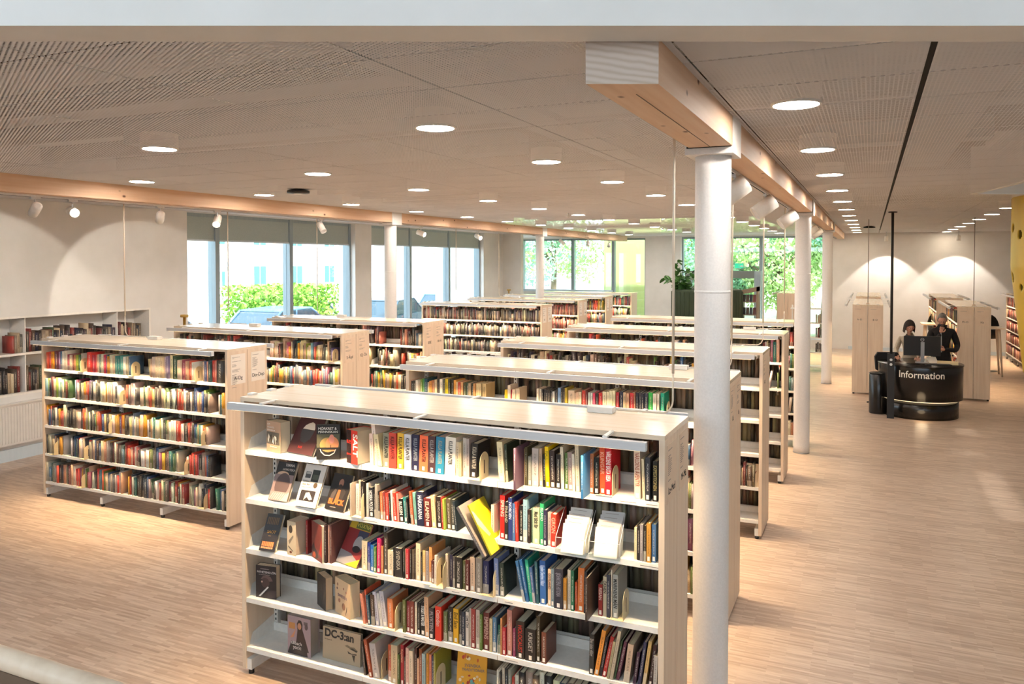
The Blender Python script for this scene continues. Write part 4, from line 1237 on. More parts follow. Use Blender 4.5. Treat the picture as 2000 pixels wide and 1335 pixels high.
face_out('N', .619, -.02, 4, .142, .213, .03, 27, 3, '231f1c', 'black face-out book with an orange night sky and white title, top shelf', [((.002, .14, .072, .155), '5a5640'), (ell(.07, .09, .05, .045), 'a88a50'), (ell(.095, .095, .04, .045), 'd88a5c'), (ell(.092, .125, .016, .028), 'e0907c'), ((.002, .14, .06, .074), '231f1c'), ((.084, .088, .07, .09), '231f1c')] + [([(.02 + .0, .065), (.024, .065), (.03, .05), (.05, .03), (.078, .028), (.105, .042), (.116, .064), (.119, .064), (.108, .038), (.08, .022), (.048, .025), (.026, .045)], 'c8c4bc')], [('MÖRKRET &', .01, .178, .0205, 'f0ece4'), ('MÄNNISKAN', .01, .158, .0205, 'f0ece4')], pg=(.45, .38, .3))
face_out('N', .821, .012, 4, .104, .202, .13, -18, 0, 'd8382c', 'thick red book reading SALT in tall white letters, top shelf', [((.0, .044, .0, .2), '33201f'), ((.0, .04, .12, .14), 'd8382c'), ((.0, .04, .05, .06), 'd8382c')], [])
_s = [o for o in col.objects if o.get('label', '').startswith('thick red book reading SALT')][0]
text('SALT', .062, flat('f4ece0'), _s, (.052, -.0012, .182), Matrix(((0, 1, 0), (0, 0, -1), (-1, 0, 0))).to_euler(), 'cover_title', ext=.0004, sx=.98, off=.001)
text('STUDIES', .038, flat('1c1414'), _s, (.010, -.0014, .19), Matrix(((0, 1, 0), (0, 0, -1), (-1, 0, 0))).to_euler(), 'cover_title', ext=.0004)
face_out('N', .20, .024, 3, .146, .245, .022, 2, 27, '8a7470', 'face-out book of a mauve dome under TERRA lettering, leaning on the second shelf', [((0, .146, .165, .245), '2a2624'), (ell(.06, .165, .045, .02, 16, 0, 180), 'c8a488'), (ell(.075, .10, .055, .075), '5a4744'), ((0, .146, 0, .055), '9c8680'), ([(.09, 0), (.146, 0), (.146, .06)], 'dcb09c')] + [([(.01 + .016 * i, .005), (.03 + .016 * i, .045), (.026 + .016 * i, .046), (.006 + .016 * i, .006)], 'c8b8b0') for i in range(7)], [('TERRA', .062, .212, .024, 'd8cfc4'), ('HYPOTEKA', .05, .186, .019, 'c8bfb4')], 'd8c8b8')
face_out('N', .431, 0, 3, .162, .262, .018, -1, 27, 'd8cfc4', 'white face-out book with three photographs on its cover, second shelf', [((.018, .06, .175, .215), '4c4c4c'), ((.022, .056, .2, .212), 'b0aca4'), ((.068, .125, .155, .23), '30322c'), ((.078, .12, .17, .2), '4a5040'), ((.02, .132, .035, .1), '2c2424'), ([(.055, .04), (.06, .085), (.085, .09), (.12, .05), (.10, .042), (.075, .06)], 'e0d0b8'), (ell(.115, .135, .015, .017), '4c3a24')], [('Länken', .012, .146, .019, '4a4440'), ('dess fot', .012, .127, .019, '4a4440'), ('Berättelser från en fjällby', .012, .115, .0075, '8a8078')])
face_out('N', .638, .027, 3, .152, .222, .016, -6, 26, '231e1c', 'black face-out book with a bearded man and orange BLACK lettering', [([(.045, .05), (.115, .05), (.13, .12), (.1, .14), (.055, .14), (.03, .11)], '2e2622'), ([(.06, .05), (.09, .05), (.088, .125), (.07, .125)], 'a0582c'), (ell(.078, .165, .019, .027), '9a6c58'), (ell(.078, .145, .016, .014), '3c2a22'), ([(.02, .06), (.05, .07), (.06, .12), (.045, .13), (.025, .1)], '4a403c')], [('BLACK', .016, .028, .043, 'e8642c', .92, .002), ('en berättelse', .04, .014, .009, 'b8a898')], 'd8c8b0')
face_out('N', .149, -.009, 2, .116, .232, .022, 6, 27, '2c2420', 'slim black face-out book with gold SAOT lettering and orange stripes', [((.012 + .0125 * i, .02 + .0125 * i, .165, .21), '6a5034') for i in range(7)] + [((.012 + .0128 * i, .021 + .0128 * i, .03, .058), 'f08850') for i in range(7)] + [((.012 + .0128 * i, .021 + .0128 * i, .015, .026), 'e8a070') for i in range(7)], [('SAOT', .03, .105, .026, 'c89448'), ('roman', .045, .09, .008, '9a7c4c')], 'e8dcc8')
face_out('N', .346, .031, 2, .074, .216, .115, -5, 0, 'd3bfa0', 'thick cream novel with a sketched figure on its narrow cover, third shelf', [(ell(.03, .165, .016, .025), '4a4038'), ([(.012, .09), (.05, .13), (.054, .12), (.02, .07)], '8a7c6c'), ([(.01, .06), (.05, .03), (.05, .024), (.01, .05)], '6a5c50'), (ell(.03, .02, .01, .008), '7a4a34')], (), pg=(.78, .62, .46))
face_out('N', .51, .067, 2, .148, .23, .05, -28, 0, '7e3a36', 'dark red face-out cover with a black bird and orange corner, third shelf', [([(.11, .05), (.148, .03), (.148, .16)], 'cf4030'), ([(.0, .06), (.03, .1), (.05, .07), (.09, .05), (.1, .02), (.06, .0), (.02, .02)], '3a2a2c'), (ell(.04, .025, .02, .018), 'c8603c')])
face_out('N', .703, .055, 2, .19, .262, .012, -14, 31, '8c3434', 'yellow-edged red and grey picture book titled VOXNA, leaning back', [((0, .19, .215, .262), 'c8a430'), ((.06, .186, .219, .258), '5c6430'), ((.1, .186, .15, .212), '3a3c50'), (ell(.13, .13, .04, .05), '9c9896'), (ell(.13, .1, .035, .02), '2a2626'), ([(0, 0), (.19, 0), (.19, .03), (.1, .07), (.0, .08)], '948c8c'), ([(.08, .0), (.19, .0), (.19, .05)], 'f0c828')], [('VOXNA', .062, .222, .036, 'd8c860')])
face_out('N', .083, .037, 1, .150, .209, .05, 8, 0, '2b2425', 'dark face-out crime novel with a capped head and a white cigarette, fourth shelf', [([(.035, .12), (.05, .14), (.08, .15), (.11, .14), (.125, .115), (.1, .11), (.06, .125)], '6a5450'), (ell(.07, .1, .03, .032), '4c3a38'), (ell(.045, .105, .006, .006), 'c8a898'), ((.085, .15, .0, .055), '3a3032'), ([(.02, .01), (.035, .01), (.095, .072), (.088, .078)], 'e0dcd6')], [('NYHETENS LÖN', .010, .158, .0195, 'e8e0dc', .98), ('en kriminalroman', .035, .185, .009, 'b8a8a4'), ('det värsta som kan hända', .022, .148, .008, 'a89894')], pg=(.8, .66, .48))
face_out('N', .512, .115, 1, .135, .206, .05, -30, 0, '35302c', 'charcoal patterned book standing at an angle with pages towards the aisle, fourth shelf', [([(.01, .02), (.03, .1), (.02, .19), (.035, .1)], '4c463e'), ([(.06, .01), (.09, .1), (.07, .2), (.1, .1)], '4c463e'), ([(.1, .03), (.12, .12), (.11, .18), (.13, .1)], '5a5248')], pg=(.82, .62, .42))
face_out('N', .681, .076, 1, .172, .219, .07, -23, 0, 'e2bf96', 'peach face-out book of drawings titled SWEDEN, fourth shelf', [(ell(.03, .18, .008, .01), 'a87860'), (ell(.025, .155, .007, .008), '7a5850'), (ell(.1, .17, .006, .007), 'b07060'), (ell(.13, .155, .006, .008), 'c88a70'), (ell(.05, .085, .012, .012), 'b07860'), (ell(.1, .06, .018, .022), '9c6c50'), ([(.12, .01), (.135, .04), (.138, .07), (.13, .04)], '6a4838')], [('SWEDEN', .035, .105, .026, '8a6a7c')], pg=(.86, .72, .48))
face_out('N', .326, .053, 0, .184, .243, .085, -1, 0, 'a58f92', 'face-out book with a long-haired woman on a mauve cover, lowest shelf', [((.01, .06, .16, .2), 'b8824c'), ([(.06, .02), (.08, .16), (.075, .2), (.09, .225), (.11, .222), (.12, .2), (.118, .17), (.17, .03)], '3a2c28'), (ell(.096, .185, .015, .021), 'c08868'), ([(.02, .1), (.05, .14), (.07, .17), (.062, .15), (.05, .11)], 'c88a64'), ([(.0, .0), (.16, .0), (.145, .08), (.03, .08)], '2e2624'), ((.13, .16, .2, .22), '6a5c5c'), (ell(.15, .19, .012, .02), '5a4c4c')], [('tillbach', .03, .058, .03, 'ece4dc'), ('yacic', .045, .03, .034, 'ece4dc')], pg=(.5, .44, .4))
face_out('N', .569, .092, 0, .292, .199, .02, -2, 2, 'b7a286', 'wide sand coloured face-out book titled DC-3:an with a diving plane', [([(.172, .108), (.19, .118), (.215, .11), (.245, .112), (.272, .095), (.26, .088), (.235, .095), (.25, .1), (.2, .1)], '7a6c58'), ([(.205, .098), (.262, .085), (.27, .092), (.23, .105)], '3a342c'), ([(.195, .08), (.222, .07), (.262, .075), (.262, .066), (.2, .066)], '4a4238'), ([(.228, .062), (.252, .064), (.246, .02)], '3a342c')], [('DC-3:an', .014, .128, .068, '2a2422', .98, .0022), ('Ett öppet sår', .016, .118, .011, '6a5c4c')], pg=(.5, .44, .34))
face_out('N', 1.531, .075, 0, .176, .25, .012, 14, 12, 'e0a02c', 'yellow face-out book of small drawings titled SVENSKA TRADITIONER', [(ell(rr.uniform(.02, .155), rr.choice([rr.uniform(.02, .1), rr.uniform(.18, .235)]), rr.uniform(.004, .011), rr.uniform(.004, .012), 10), rr.choice(['c85c2c', 'e8c8a0', '8a9a3a', 'b8402c', '6aa09c', 'f0dcb0', 'a8622c'])) for i in range(34)], [('SVENSKA', .045, .142, .023, '5c6470'), ('TRADITIONER', .03, .120, .021, '5c6470')])
# picture book shown low on the third column-side bookcase
face_out('C3', 2.605, .03, 1, .125, .215, .012, -3, 12, 'e2c8a4', 'tan face-out picture book with a rust red splash, low on the third column-side bookcase', [([(.02, .04), (.05, .1), (.03, .14), (.05, .18), (.07, .13), (.1, .15), (.08, .1), (.06, .08), (.045, .04)], '8a3c2c')], group='face-out books on farther bookcases')
face_out('L2', .22, .03, 3, .17, .22, .05, -8, 18, 'd8bc8c', 'tan face-out book beside turquoise spines on the second shelf', [((.02, .15, .02, .05), 'a8743c'), ((.03, .14, .12, .124), '8a7450')], group='face-out books on farther bookcases')

# ---- bookends
bm = MB(); arch = [(0, 0)] + [(.055 - .055 * cos(R(a)), .095 + .055 * sin(R(a))) for a in range(0, 181, 15)] + [(.11, 0)]
bm.prism(arch, 0, .002, 'x'); bm.box(-.09, 0, .0, .11, 0, .0015)
ARCH = bm.mesh('bookend', M['cream_metal'])
SLOTM = MB().box(-.0006, .0026, .049, .061, .03, .105).mesh('slot', M['wood_dark'])
def bookend(key, x, y, lv, lab, grp):
    T = units[key][0] @ Matrix.Translation((x, y, ZT[lv] + .0006)); o = link('bookend', ARCH); o.matrix_world = T
    link('slot', SLOTM, o); tag(o, lab, 'bookend', grp)
for x, y, lv, lab in ((1.733, -.02, 4, 'cream arched bookend after the black-spined books on the top shelf'), (2.486, .0, 4, 'cream arched bookend beside the tall red spine on the top shelf'),
                      (.945, -.02, 3, 'pale upright bookend at the start of the dark spines, second shelf'),
                      (1.452, -.01, 2, 'cream arched bookend by the white spine on the third shelf, first of a pair'), (1.505, -.03, 2, 'cream arched bookend on the third shelf, second of a pair'), (1.81, -.01, 2, 'cream arched bookend after the navy book, third shelf'), (2.545, .0, 2, 'cream arched bookend ending the third shelf row'),
                      (1.165, .0, 1, 'cream arched bookend on the fourth shelf of the closest bookcase'), (1.055, .02, 0, 'cream arched bookend on the lowest shelf, beside three slanting books'), (1.43, .02, 0, 'cream arched bookend in front of the olive book cover')):
    bookend('N', x, y, lv, lab, 'arched bookends on the closest bookcase')
for i, (lv, x) in enumerate(((4, .667), (4, 1.449), (4, 2.342), (3, 1.267), (2, 1.097), (2, 2.424), (1, .22), (1, .706), (1, 2.189), (0, .658), (0, 2.449))):
    bookend('L1', x + .012, -.03, lv, 'cream arched bookend on the %s shelf of the A–Dg bookcase, %s' % (SH[lv], 'closest to the niche' if x < .5 else 'nearer the niche' if x < 1 else 'towards the middle' if x < 1.6 else 'nearer the end signs'), 'arched bookends on the A–Dg bookcase')
bookend('C2', 2.30, -.01, 4, 'cream arched bookend against the green book, second column-side bookcase', 'arched bookends farther back')
bookend('C3', 2.42, -.01, 4, 'cream arched bookend after the last black book, third column-side bookcase', 'arched bookends farther back')
bookend('L2', 2.63, -.02, 4, 'cream arched bookend against turquoise spines, top shelf behind the A–Dg bookcase', 'arched bookends farther back')
# the olive cover behind a bookend on the lowest shelf
o = one_book(.012, .235, .19, '8f8a2e', N0 @ Matrix.Translation((1.415, .02, ZT[0] + .0005)), rnd=random.Random(3)); tag(o, 'olive green picture book behind an arched bookend, lowest shelf', 'book')

# ---- acrylic leaflet holders
def holder(lx, ly, yaw, lab, dark):
    t = tag(empty('leaflet_holder', N0 @ Vector((lx, ly, ZT[3] + .0006)), R(yaw)), lab, 'leaflet holder', 'clear leaflet holders on the second shelf')
    W, D_, Hf, Hb = .162, .15, .085, .20; e = .0025
    for nm, x in (('side_wall', 0), ('side_wall', W - e)): MB().prism([(0, 0), (D_, 0), (D_, Hb), (.0, Hf)], x, x + e, 'x').build(nm, M['glass'], t)
    MB().box(e, W - e, 0, e, 0, Hf).build('front_wall', M['glass'], t); MB().box(e, W - e, 0, D_, 0, e).build('base', M['glass'], t)
    for x in (0, W): MB().tube([(x, 0, 0), (x, 0, Hf), (x, D_, Hb)], .0014, 6).build('edge', M['bar_white'], t)
    MB().tube([(0, 0, Hf), (W, 0, Hf)], .0014, 6).build('edge', M['bar_white'], t)
    g = 'leaflets in the clear holders'
    for i in range(5):
        hh = .148 + .017 * i; y = .012 + .014 * i
        T = Matrix.Translation(t.location) @ Matrix.Rotation(R(yaw), 4, 'Z') @ Matrix.Translation((.022 + .004 * i, y, .004)) @ Matrix.Rotation(-R(20), 4, 'X')
        l = bpy.data.objects.new('leaflet', MB().box(0, .122, 0, .003, 0, hh).mesh('leaflet', flat('d9d2c8') if i < 1 else (flat('c6beb4') if not dark else flat('b2aca6')))); col.objects.link(l); l.matrix_world = T
        if i: MB().box(.02, .09, -.0004, 0, hh - .014, hh - .0115).build('printed_line', M['ink_soft'], l)
        tag(l, 'white leaflet, %s in the %s clear holder' % (ORD[i] + ' from the front', 'second' if dark else 'first'), 'leaflet', g)
holder(2.2, -.062, 2, 'clear leaflet holder of blank white sheets beside the red spine', False)
holder(2.378, -.05, 5, 'clear leaflet holder of grey printed sheets beside the tall pale book', True)
# shelf label strips
sb = 0
for lv, xs in ((4, ((2.52, .10), (2.66, .07))), (3, ((.93, .12), (2.02, .10), (2.63, .11))), (2, ((.93, .12), (1.87, .06), (1.54, .06))), (1, ((.93, .17), (1.22, .16), (1.87, .09), (2.47, .15)))):
    for x, w_ in xs:
        T = N0 @ Vector((x, .0032, ZB[lv] + .004))
        o = MB().box(0, w_, -.0012, 0, 0, .022).build('shelf_label', M['paper'], None, T); MB().box(.006, w_ - .006, -.0016, -.0012, .008, .0115).build('printed_line', M['ink_soft'], o)
        tag(o, 'white printed label clipped to the %s shelf edge, %s' % (SH[lv], ('near the face-out books' if x < 1 else 'in the first half of the row' if x < 1.6 else 'in the middle bay' if x < 1.9 else 'in the far bay' if x < 2.55 else 'by the end panel')), 'shelf label', 'shelf edge labels')

# merge the rest of the books
V = np.concatenate(st.V); nb_ = len(st.V)
F = (np.array(BOXF)[None] + (np.arange(nb_) * 8)[:, None, None]).reshape(-1, 4)
me = bpy.data.meshes.new('shelved_books'); me.vertices.add(len(V)); me.vertices.foreach_set('co', V.ravel())
nf = len(F); me.loops.add(nf * 4); me.loops.foreach_set('vertex_index', F.ravel().astype(np.int32))
me.polygons.add(nf); me.polygons.foreach_set('loop_start', np.arange(nf, dtype=np.int32) * 4)
me.polygons.foreach_set('material_index', np.repeat(np.array(st.M, dtype=np.int32), 6))
me.materials.append(M['cover']); me.materials.append(M['pages']); me.update(calc_edges=True)
ca = me.color_attributes.new('col', 'FLOAT_COLOR', 'CORNER'); C4 = np.ones((nb_, 4)); C4[:, :3] = np.array([c[:3] for c in st.C])
ca.data.foreach_set('color', np.repeat(C4, 24, axis=0).ravel())
uvl = me.uv_layers.new(name='UVMap'); U = np.full((nb_, 6, 4, 2), .02); ids = np.array(st.U)
k = ids >= 0; base = np.array([[.001, .001], [.999, .001], [.999, .999], [.001, .999]])
U[k, 2] = base[None] + (ids[k] % 9973)[:, None, None]
uvl.data.foreach_set('uv', U.ravel())
o = bpy.data.objects.new('shelved_books', me); col.objects.link(o); tag(o, 'all the smaller books standing on the other shelves and in the wall niche', 'books', kind='stuff')
# ================================================================ information desk
dk = tag(empty('information_desk', (.80, 15.46, 0)), 'round glossy black information desk with white lettering', 'desk')
MB().lathe([(.60, 0), (.60, .30)], 64).build('plinth', M['black_gloss'], dk)
MB().lathe([(.62, .30), (.62, .315)], 64).build('light_gap', newmat('gap_glow', 'f4ead8', .5, emit='ffe0b0', es=1.2), dk)
MB().lathe([(.66, .315), (.66, .88), (.655, .895), (.30, .895)], 64).build('drum', M['black_gloss'], dk)
MB().lathe([(.67, .885), (.67, .905), (0, .905)], 64).build('counter_top', M['black_gloss'], dk)
c = bpy.data.curves.new('word', 'FONT'); c.body = 'Information'; c.size = .165; c.extrude = .002; c.align_x = 'CENTER'; c.offset = .0012; c.resolution_u = 4
tmp = bpy.data.objects.new('word', c); col.objects.link(tmp); bpy.context.view_layer.update()
me = bpy.data.meshes.new_from_object(tmp.evaluated_get(bpy.context.evaluated_depsgraph_get())); bpy.data.objects.remove(tmp)
fa_ = math.atan2(-15.46, -.80) + R(2.5)        # the word faces the gallery
for v in me.vertices:
    x, y, z = v.co; a = fa_ + x * .93 / .662; r = .662 + z
    v.co = (r * cos(a), r * sin(a), .712 + y)
me.materials.clear(); me.materials.append(flat('ece6da')); link('lettering', me, dk)
light('desk_glow', 'POINT', (.8, 14.75, .12), 1.2, WARM, None, shadow_soft_size=.1)['kind'] = 'helper'
def at_desk(o): return o
mo = tag(empty('monitor', (.83, 15.45, .906), R(8)), 'black monitor seen from behind on a silver stand, on the desk', 'monitor')
MB().box(-.29, .29, 0, .03, .12, .46).build('screen_housing', M['dark'], mo)
MB().box(-.285, .285, .03, .034, .125, .455).build('screen', flat('2c3a48', .2), mo)
MB().box(-.028, .028, -.035, -.01, .0, .36).build('stand', M['steel'], mo); MB().lathe([(.11, 0), (.11, .012)], 28, cy=-.01).build('stand_base', M['steel'], mo)
r_ = MB(); r_.lathe([(.024, 0), (.030, 0), (.030, .002), (.024, .002), (.024, 0)], 24); ro = r_.build('ring_logo', M['bar_white'], mo, (0, -.001, .40)); ro.rotation_euler = (pi / 2, 0, 0)
text('DELL', .017, M['bar_white'], mo, (0, -.002, .394), (pi / 2, 0, 0), 'logo', align='CENTER', ext=.0004)
kb = tag(empty('keyboard', (1.06, 15.2, .906), R(12)), 'dark keyboard on the desk top in front of the man', 'keyboard')
MB().box(-.2, .2, -.06, .06, 0, .015).build('case', M['dark'], kb)
kk = MB()
for i in range(12):
    for j in range(4): kk.box(-.19 + i * .032, -.163 + i * .032, -.052 + j * .027, -.03 + j * .027, .015, .02)
kk.build('keys', flat('5a5450'), kb)
pt = tag(empty('paper_tray', (1.22, 15.42, .906), R(-5)), 'cream paper tray at the edge of the desk', 'tray')
MB().box(-.16, .16, -.11, .11, 0, .006).build('base', M['cream_metal'], pt); mm = MB(); mm.box(-.16, .16, -.11, -.105, .006, .04); mm.box(-.16, .16, .105, .11, .006, .04); mm.box(-.16, -.155, -.105, .105, .006, .04); mm.box(.155, .16, -.105, .105, .006, .04); mm.build('rim', M['cream_metal'], pt)
pp = MB(); pp.box(-.08, .08, -.1, .1, 0, .003); po = pp.build('paper', M['paper'], None, (1.0, 15.55, .93)); po.rotation_euler = (R(40), 0, R(20)); po['label'] = 'white sheet of paper catching light beside the monitor stand'; po['category'] = 'paper'
ps = tag(empty('power_post', (.33, 14.87, 0)), 'dark socket post standing against the desk, under the thin black ceiling pole', 'post')
MB().box(-.055, .055, -.03, .03, 0, 1.1).build('post', M['dark'], ps)
MB().tube([(0, 0, 1.1), (0, 0, H - .01)], .022, 14).build('ceiling_pole', M['dark'], ps); MB().lathe([(.07, H - .02), (.07, H - .002)], 20).build('ceiling_rose', M['dark'], ps)
for z in (1.0, .92): s_ = MB().lathe([(.022, 0), (.022, .003)], 18).build('socket', M['bar_white'], ps, (0, -.031, z)); s_.rotation_euler = (pi / 2, 0, 0)
bn = tag(empty('bin', (.14, 15.3, 0)), 'black rounded cabinet standing beside the desk', 'cabinet')
MB().lathe([(.15, 0), (.155, .02), (.155, .68), (.14, .70)], 32, ex=.95, ey=.95).build('body', M['black_gloss'], bn); MB().lathe([(.15, .70), (.14, .715)], 32).build('lid', M['dark'], bn)
ch = tag(empty('desk_chair', (.22, 15.95, 0), R(20)), 'black office chair behind the cabinet at the desk', 'chair')
MB().lathe([(.025, .1), (.025, .5)], 12).build('column', M['steel'], ch); m = MB()
for k in range(5): m.tube([(0, 0, .1), (.27 * cos(k * 2 * pi / 5), .27 * sin(k * 2 * pi / 5), .06)], .016, 8)
m.build('star_base', M['dark'], ch); MB().lathe([(.2, .5), (.23, .53), (.21, .57), (.0, .58)], 28).build('seat', M['black_cloth'], ch)
m = MB(); m.prism([(-.2, .72), (-.14, .68), (.14, .68), (.2, .72), (.22, .95), (.17, 1.03), (-.17, 1.03), (-.22, .95)], -.22, -.17, 'y'); m.build('backrest', M['black_cloth'], ch)
MB().tube([(0, -.05, .53), (0, -.2, .6), (0, -.21, .8)], .02, 8).build('back_bracket', M['dark'], ch)

# ================================================================ people
def skinned(name, chains, mat, parent, sub=2):
    """one continuous surface grown over joined edges; chains share nodes by coordinates"""
    V = []; E_ = []; Rr = []; idx = {}
    for ch_ in chains:
        prev = None
        for (x, y, z, r) in ch_:
            k = (round(x, 4), round(y, 4), round(z, 4))
            if k not in idx: idx[k] = len(V); V.append((x, y, z)); Rr.append(r)
            i = idx[k]
            if prev is not None and prev != i: E_.append((prev, i))
            prev = i
    me = bpy.data.meshes.new(name); me.from_pydata(V, E_, []); me.materials.append(mat)
    o = bpy.data.objects.new(name, me); col.objects.link(o); o.parent = parent
    s = o.modifiers.new('skin', 'SKIN'); s.use_smooth_shade = True; s.branch_smoothing = .4
    for sv, r in zip(me.skin_vertices[0].data, Rr): sv.radius = r if hasattr(r, '__len__') else (r, r)
    me.skin_vertices[0].data[0].use_root = True
    u = o.modifiers.new('sub', 'SUBSURF'); u.levels = sub; u.render_levels = sub
    return o
def head(parent, loc, rot, hair, style, glasses_mat, beard=False):
    """head as its own surface around the origin (centre of skull), face towards -y"""
    g = []
    n, mrg = 28, 20; m = MB()
    def rad(th, ph):                            # th azimuth (0 = face), ph from top
        z = cos(ph); s = sin(ph); x = sin(th) * s; y = -cos(th) * s
        X, Y, Z = x * .073, y * .093, z * .115
        if z < -.1:                             # jaw narrows towards the chin
            k = min(1, (-z - .1) / .9); X *= 1 - .36 * k; Y = Y * (1 - .25 * k) - .018 * k; 
        f = max(0, cos(th)) * s
        if f > .5:
            dz = Z + .012; dx = X
            Y -= .022 * math.exp(-(dx / .012) ** 2 - ((Z + .022) / .017) ** 2)      # nose
            Y -= .010 * math.exp(-(dx / .010) ** 2 - ((Z + .002) / .02) ** 2)
            for q in (-.031, .031): Y += .009 * math.exp(-((dx - q) / .014) ** 2 - ((Z - .006) / .010) ** 2)   # eye sockets
            Y -= .006 * math.exp(-(dx / .022) ** 2 - ((Z + .056) / .006) ** 2) ; Y += .004 * math.exp(-(dx / .02) ** 2 - ((Z + .051) / .002) ** 2)
            Y -= .008 * math.exp(-(dx / .02) ** 2 - ((Z + .088) / .013) ** 2)
        return X, Y, Z
    for i in range(mrg + 1):
        for k in range(n): m.v.append(rad(2 * pi * k / n, pi * (i + .02) / (mrg + .04)))
    for i in range(mrg):
        for k in range(n):
            a = i * n + k; b = i * n + (k + 1) % n; m.f.append((a, a + n, b + n, b)); m.m.append(0); m.c.append(None); m.sm.append(True)
    m.f += [tuple(range(n)), tuple(range(mrg * n + n - 1, mrg * n - 1, -1))]; m.m += [0, 0]; m.c += [None] * 2; m.sm += [True] * 2
    for s in (-1, 1):                           # ears
        m.lathe([(.001, -.004), (.016, -.002), (.019, .002), (.012, .006), (.001, .005)], 12)
        for j in range(12 * 5): 
            i = len(m.v) - 60 + j; x, y, z = m.v[i]; m.v[i] = (s * (.072 + z), .008 + x * .8, -.008 + y * 1.5)
    h = m.build('head', M['skin'], parent, loc); h.rotation_euler = rot
    for s in (-1, 1):
        e = MB(); e.lathe([(.0005, -.009), (.0085, -.004), (.0085, .004), (.0005, .009)], 12); eo = e.build('eye', flat('e8e0d8', .2), h, (s * .031, -.073, .006))
    MB().prism([(-.02, -.056), (-.006, -.053), (0, -.0545), (.006, -.053), (.02, -.056), (0, -.063)], -.096, -.088, 'y').build('lips', flat('8a4a44'), h)
    gm = MB()
    for s in (-1, 1):
        pts = [(s * .033 + .021 * cos(a), -.094 - .004 * 0, .004 + .015 * sin(a)) for a in np.linspace(0, 2 * pi, 17)]; gm.tube(pts, .0022, 6, caps=False)
        gm.tube([(s * .054, -.092, .006), (s * .072, -.05, .006), (s * .076, .01, .0)], .002, 6)
    gm.tube([(-.012, -.096, .006), (.012, -.096, .006)], .002, 6); gm.build('glasses', glasses_mat, h)
    hm = MB(); N2, M2 = 32, 22
    zend = {'bob': -.10, 'short': -.035}[style]
    for i in range(M2 + 1):
        for k in range(N2):
            th = 2 * pi * k / N2; face = max(0, cos(th)); t_ = i / M2
            if style == 'bob':
                low = zend if face < .55 else .055 - .17 * (1 - face) * .5
                z = .128 - (.128 - low) * t_; zz = min(1, max(-1, z / .130)); s = math.sqrt(max(0, 1 - zz * zz)) if z > 0 else 1 + .05 * (-z / .115)
                wv = 1 + .03 * sin(th * 9) * t_; X, Y = sin(th) * s * .089 * wv, -cos(th) * s * .106 * wv + .006
            else:
                low = zend if face < .35 else .074 - .16 * max(0, .75 - face)
                z = .124 - (.124 - low) * t_; zz = min(1, max(-1, z / .126)); s = math.sqrt(max(0, 1 - zz * zz))
                wv = 1 + .02 * sin(th * 13 + z * 90); X, Y = sin(th) * s * .076 * wv, -cos(th) * s * .096 * wv + .005
            hm.v.append((X, Y, z))
    for i in range(M2):
        for k in range(N2):
            a = i * N2 + k; b = i * N2 + (k + 1) % N2; hm.f.append((a, a + N2, b + N2, b)); hm.m.append(0); hm.c.append(None); hm.sm.append(True)
    ho = hm.build('hair', hair, h); so = ho.modifiers.new('thick', 'SOLIDIFY'); so.thickness = .006; so.offset = 1
    if beard:
        bmh = MB(); 
        for i in range(9):
            for k in range(13):
                th = R(-80 + 160 * k / 12); z = -.04 - .075 * i / 8; kk_ = min(1, (-z / .115 - .1) / .9); s = math.sqrt(max(.05, 1 - (z / .122) ** 2))
                bmh.v.append((sin(th) * s * .077 * (1 - .36 * kk_), (-cos(th) * s * .097) * (1 - .25 * kk_) - .018 * kk_ - .004, z))
        for i in range(8):
            for k in range(12): a = i * 13 + k; bmh.f.append((a, a + 13, a + 14, a + 1)); bmh.m.append(0); bmh.c.append(None); bmh.sm.append(True)
        bmh.build('beard', M['hair_grey'], h)
    return h
def hand(parent, wrist, direction, palm_n, curl, mat=None, side=1):
    """palm and five fingers grown from the wrist; fingers bend towards palm_n"""
    w_ = Vector(wrist); d = Vector(direction).normalized(); nrm = Vector(palm_n); nrm = (nrm - d * nrm.dot(d)).normalized(); s = d.cross(nrm) * side
    palm = w_ + d * .045; ch_ = [[(*w_, (.021, .026)), (*palm, (.016, .036)), (*(w_ + d * .08), (.013, .036))]]
    o = skinned('hand', ch_, mat or M['skin'], parent, 2)
    for j, (off, L) in enumerate(((-.031, .062), (-.011, .074), (.010, .078), (.030, .070))):
        p = w_ + d * .072 + s * off; q = [p]; a = R(8)
        for seg, f in enumerate((.45, .32, .23)):
            a += R(curl) * (1 if seg else .6); dd = d * cos(a) + nrm * sin(a); q.append(q[-1] + dd * L * f)
        skinned('finger', [[(*v, r) for v, r in zip(q, (.0095, .0088, .0078, .0062))]], mat or M['skin'], o, 1)
    p = w_ + d * .025 - s * .026; q = [p, p + (d * .5 - s * .75 + nrm * .25).normalized() * .03, p + (d * .5 - s * .75 + nrm * .25).normalized() * .03 + (d * .85 - s * .2 + nrm * .35).normalized() * .028]
    q.append(q[-1] + (d * .8 + nrm * .45).normalized() * .022); skinned('thumb', [[(*v, r) for v, r in zip(q, (.013, .011, .0095, .007))]], mat or M['skin'], o, 1)
    return o
